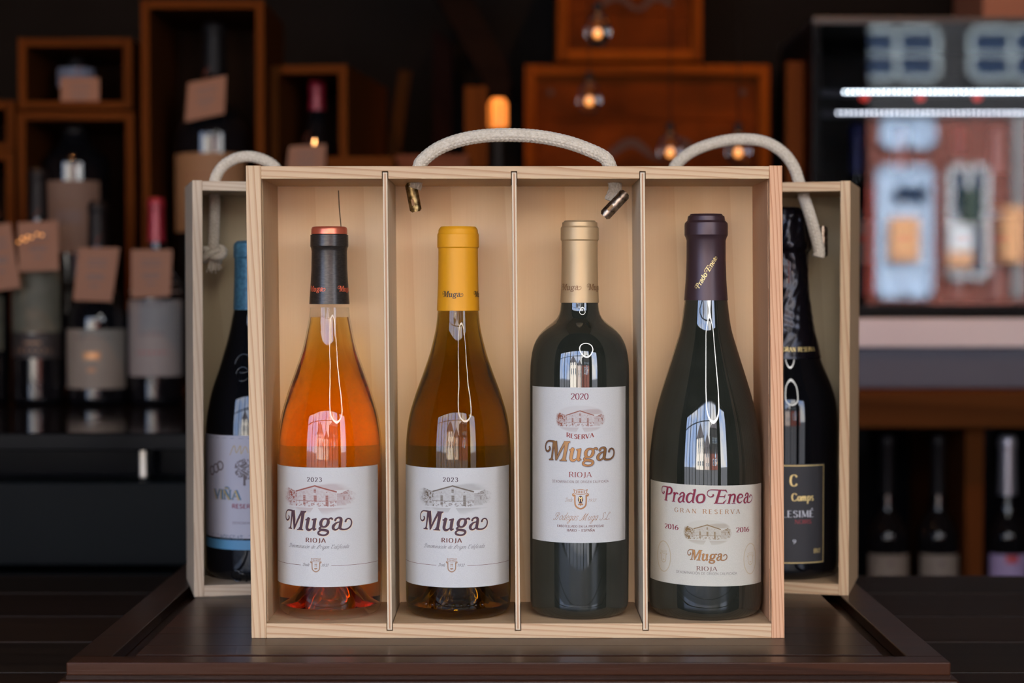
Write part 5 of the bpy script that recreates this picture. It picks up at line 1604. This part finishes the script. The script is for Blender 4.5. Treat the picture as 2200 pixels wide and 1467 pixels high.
o_ = t_.nodes.new('ShaderNodeOutputMaterial'); mx = t_.nodes.new('ShaderNodeMixShader'); tr = t_.nodes.new('ShaderNodeBsdfTransparent'); gl = t_.nodes.new('ShaderNodeBsdfGlossy')
gl.inputs['Roughness'].default_value = 0.0
tr.inputs['Color'].default_value = (.8, .82, .84, 1)
mx.inputs[0].default_value = 0.058
t_.links.new(tr.outputs[0], mx.inputs[1]); t_.links.new(gl.outputs[0], mx.inputs[2]); t_.links.new(mx.outputs[0], o_.inputs[0])
box('glass_door', (.002, W_ - .002, -.008, -.002, zz0, zz1), gm, fr_, 0)
M['led'] = pbsdf('cool_led', (1, 1, 1, 1), emit=(.85, .95, 1, 1), estr=20)
M['led_dim'] = pbsdf('dim_led', (1, 1, 1, 1), emit=(.9, .92, 1, 1), estr=9)
M['red_clip'] = pbsdf('red_clip', srgb(200, 40, 40), 0.4, emit=(1, .08, .06, 1), estr=.5)  # clips are given a weak red glow of their own
for (py, px_s, Yl, mt) in ((197, 1816, .10, M['led']), (242, 1802, .14, M['led_dim'])):
    p0 = P(px_s, py, YG + Yl)
    bar = box('light_bar', (.015, W_ - .015, Yl + .004, Yl + .018, p0.z - fzb - .007, p0.z - fzb + .004), M['fr_blue'], fr_, .001)
    step = .0086
    n = int((fx0 + W_ - .02 - p0.x) / step)
    for k in range(n):
        if k == 0:
            src = box('led', (-.0012, .0012, 0, .0012, -.0012, .0012), mt, bar, 0)
            src.location = (p0.x - fx0, Yl + .0028, p0.z - fzb)
        else:
            c = src.copy(); COL.objects.link(c); c.parent = bar
            c.location = (p0.x - fx0 + step * k, Yl + .0028, p0.z - fzb)
for px in (1856, 1976, 2098):
    p0 = P(px, 211, YG + .09)
    lathe('red_clip', [(0, -.006), (.006, -.004), (.008, 0), (.006, .004), (0, .006)], M['red_clip'], fr_, 14).location = (p0.x - fx0, .085, p0.z - fzb)
zsh = zg0 + .002
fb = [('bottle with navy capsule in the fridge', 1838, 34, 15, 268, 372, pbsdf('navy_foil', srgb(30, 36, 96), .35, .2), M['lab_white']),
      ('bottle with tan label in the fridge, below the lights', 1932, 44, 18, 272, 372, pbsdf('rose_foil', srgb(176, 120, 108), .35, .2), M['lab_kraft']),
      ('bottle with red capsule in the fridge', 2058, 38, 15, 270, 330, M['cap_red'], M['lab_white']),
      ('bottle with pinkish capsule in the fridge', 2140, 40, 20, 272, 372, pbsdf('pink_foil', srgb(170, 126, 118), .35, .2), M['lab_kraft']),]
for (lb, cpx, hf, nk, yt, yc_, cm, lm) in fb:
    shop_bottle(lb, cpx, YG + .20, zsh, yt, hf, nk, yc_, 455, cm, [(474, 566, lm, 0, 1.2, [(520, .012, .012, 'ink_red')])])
bxp = P(2112, 44, 1.62)
ob = thing('cardboard_box', 'brown box on top of the fridge', 'box', (bxp.x + .1, 1.62, fzb + zz1 + .0125))
M['card'] = pbsdf('brown_card', srgb(120, 80, 62), 0.8)
box('carton', (-.1, .16, 0, .2, 0, .16), M['card'], ob, .002)
box('flap', (-.1, .16, 0, .0995, .1605, .163), M['card'], ob, 0)
box('flap', (-.1, .16, .1005, .2, .1605, .163), M['card'], ob, 0)

# ================================================================== lamps of the room
M['ring_led'] = pbsdf('ring_led', (1, 1, 1, 1), emit=(1, .97, .93, 1), estr=11)
rl = thing('ring_light', 'large round ring lamp hanging above the table', 'lamp', (.42, -1.30, 1.0))
R_, r_ = .43, .029
axis = (Vector((0, .05, .2)) - rl.location).normalized()
qq = axis.to_track_quat('Z', 'Y')
pth = [qq @ Vector((R_ * math.cos(a), R_ * math.sin(a), 0)) for a in np.linspace(0, 2 * PI, 73)]
tube('ring_tube', pth, r_, M['ring_led'], rl, 14, caps=False)
for a in (.6, PI / 2, PI - .6):
    q = qq @ Vector((R_ * math.cos(a), R_ * math.sin(a), 0))
    tube('cable', [q, Vector((0, 0, ZCEIL - 1.0))], .0015, M['cap_dark'], rl, 6)

def spot_lamp(label, loc, target, power, col, angle=50, blend=.6):
    t = thing('spot_lamp', label, 'lamp', loc, 0, 'ceiling spot lamps')
    d = (Vector(target) - Vector(loc)).normalized()
    q = d.to_track_quat('-Z', 'Y')
    tube('stem', [Vector((0, 0, .02)), Vector((0, 0, ZCEIL - loc[2]))], .008, M['cap_dark'], t, 10)
    o = lathe('shade', [(.045, -.05), (.045, .05), (.03, .07), (0, .075), (0, .07), (.028, .066), (.042, .048), (.042, -.05)], M['cap_dark'], t, 28)
    o.rotation_mode = 'QUATERNION'; o.rotation_quaternion = q
    o = lathe('bulb', [(0, -.03), (.018, -.022), (.026, 0), (.016, .03), (0, .035)], pbsdf('bulb_glow', (1, .7, .4, 1), emit=(1, .55, .22, 1), estr=12), t, 20)
    o.rotation_mode = 'QUATERNION'; o.rotation_quaternion = q
    ld = bpy.data.lights.new('spot_light', 'SPOT')
    ld.energy = power; ld.color = col; ld.spot_size = math.radians(angle); ld.spot_blend = blend; ld.shadow_soft_size = .03
    lo = bpy.data.objects.new('spot_light', ld)
    COL.objects.link(lo); lo.parent = t
    lo.rotation_mode = 'QUATERNION'; lo.rotation_quaternion = q
    lo.location = d * .055
    return t
WARM = (1.0, .42, .14)
spot_lamp('black spot lamp aimed at the orange crates', (.55, .75, 1.95), (.38, 1.8, .45), 36, WARM, 46)
spot_lamp('black spot lamp aimed at the tall crates', (-.70, .35, 1.95), (-.75, 1.36, .45), 42, WARM, 60)
spot_lamp('black spot lamp aimed at the shelf bay', (1.0, .7, 1.95), (.75, 1.6, .1), 10, WARM, 50)


# rough sawn shop timber has hardly any sheen
for nm in ('crate_x', 'crate_z', 'crate_back', 'orange_crate', 'orange_crate_z', 'stair_wood', 'dark_plank', 'reddish_box', 'bay_x', 'bay_z', 'dark_red_paint'):
    nb = bpy.data.materials[nm].node_tree.nodes['Principled BSDF']
    nb.inputs['Specular IOR Level'].default_value = .03
    nb.inputs['Roughness'].default_value = .8
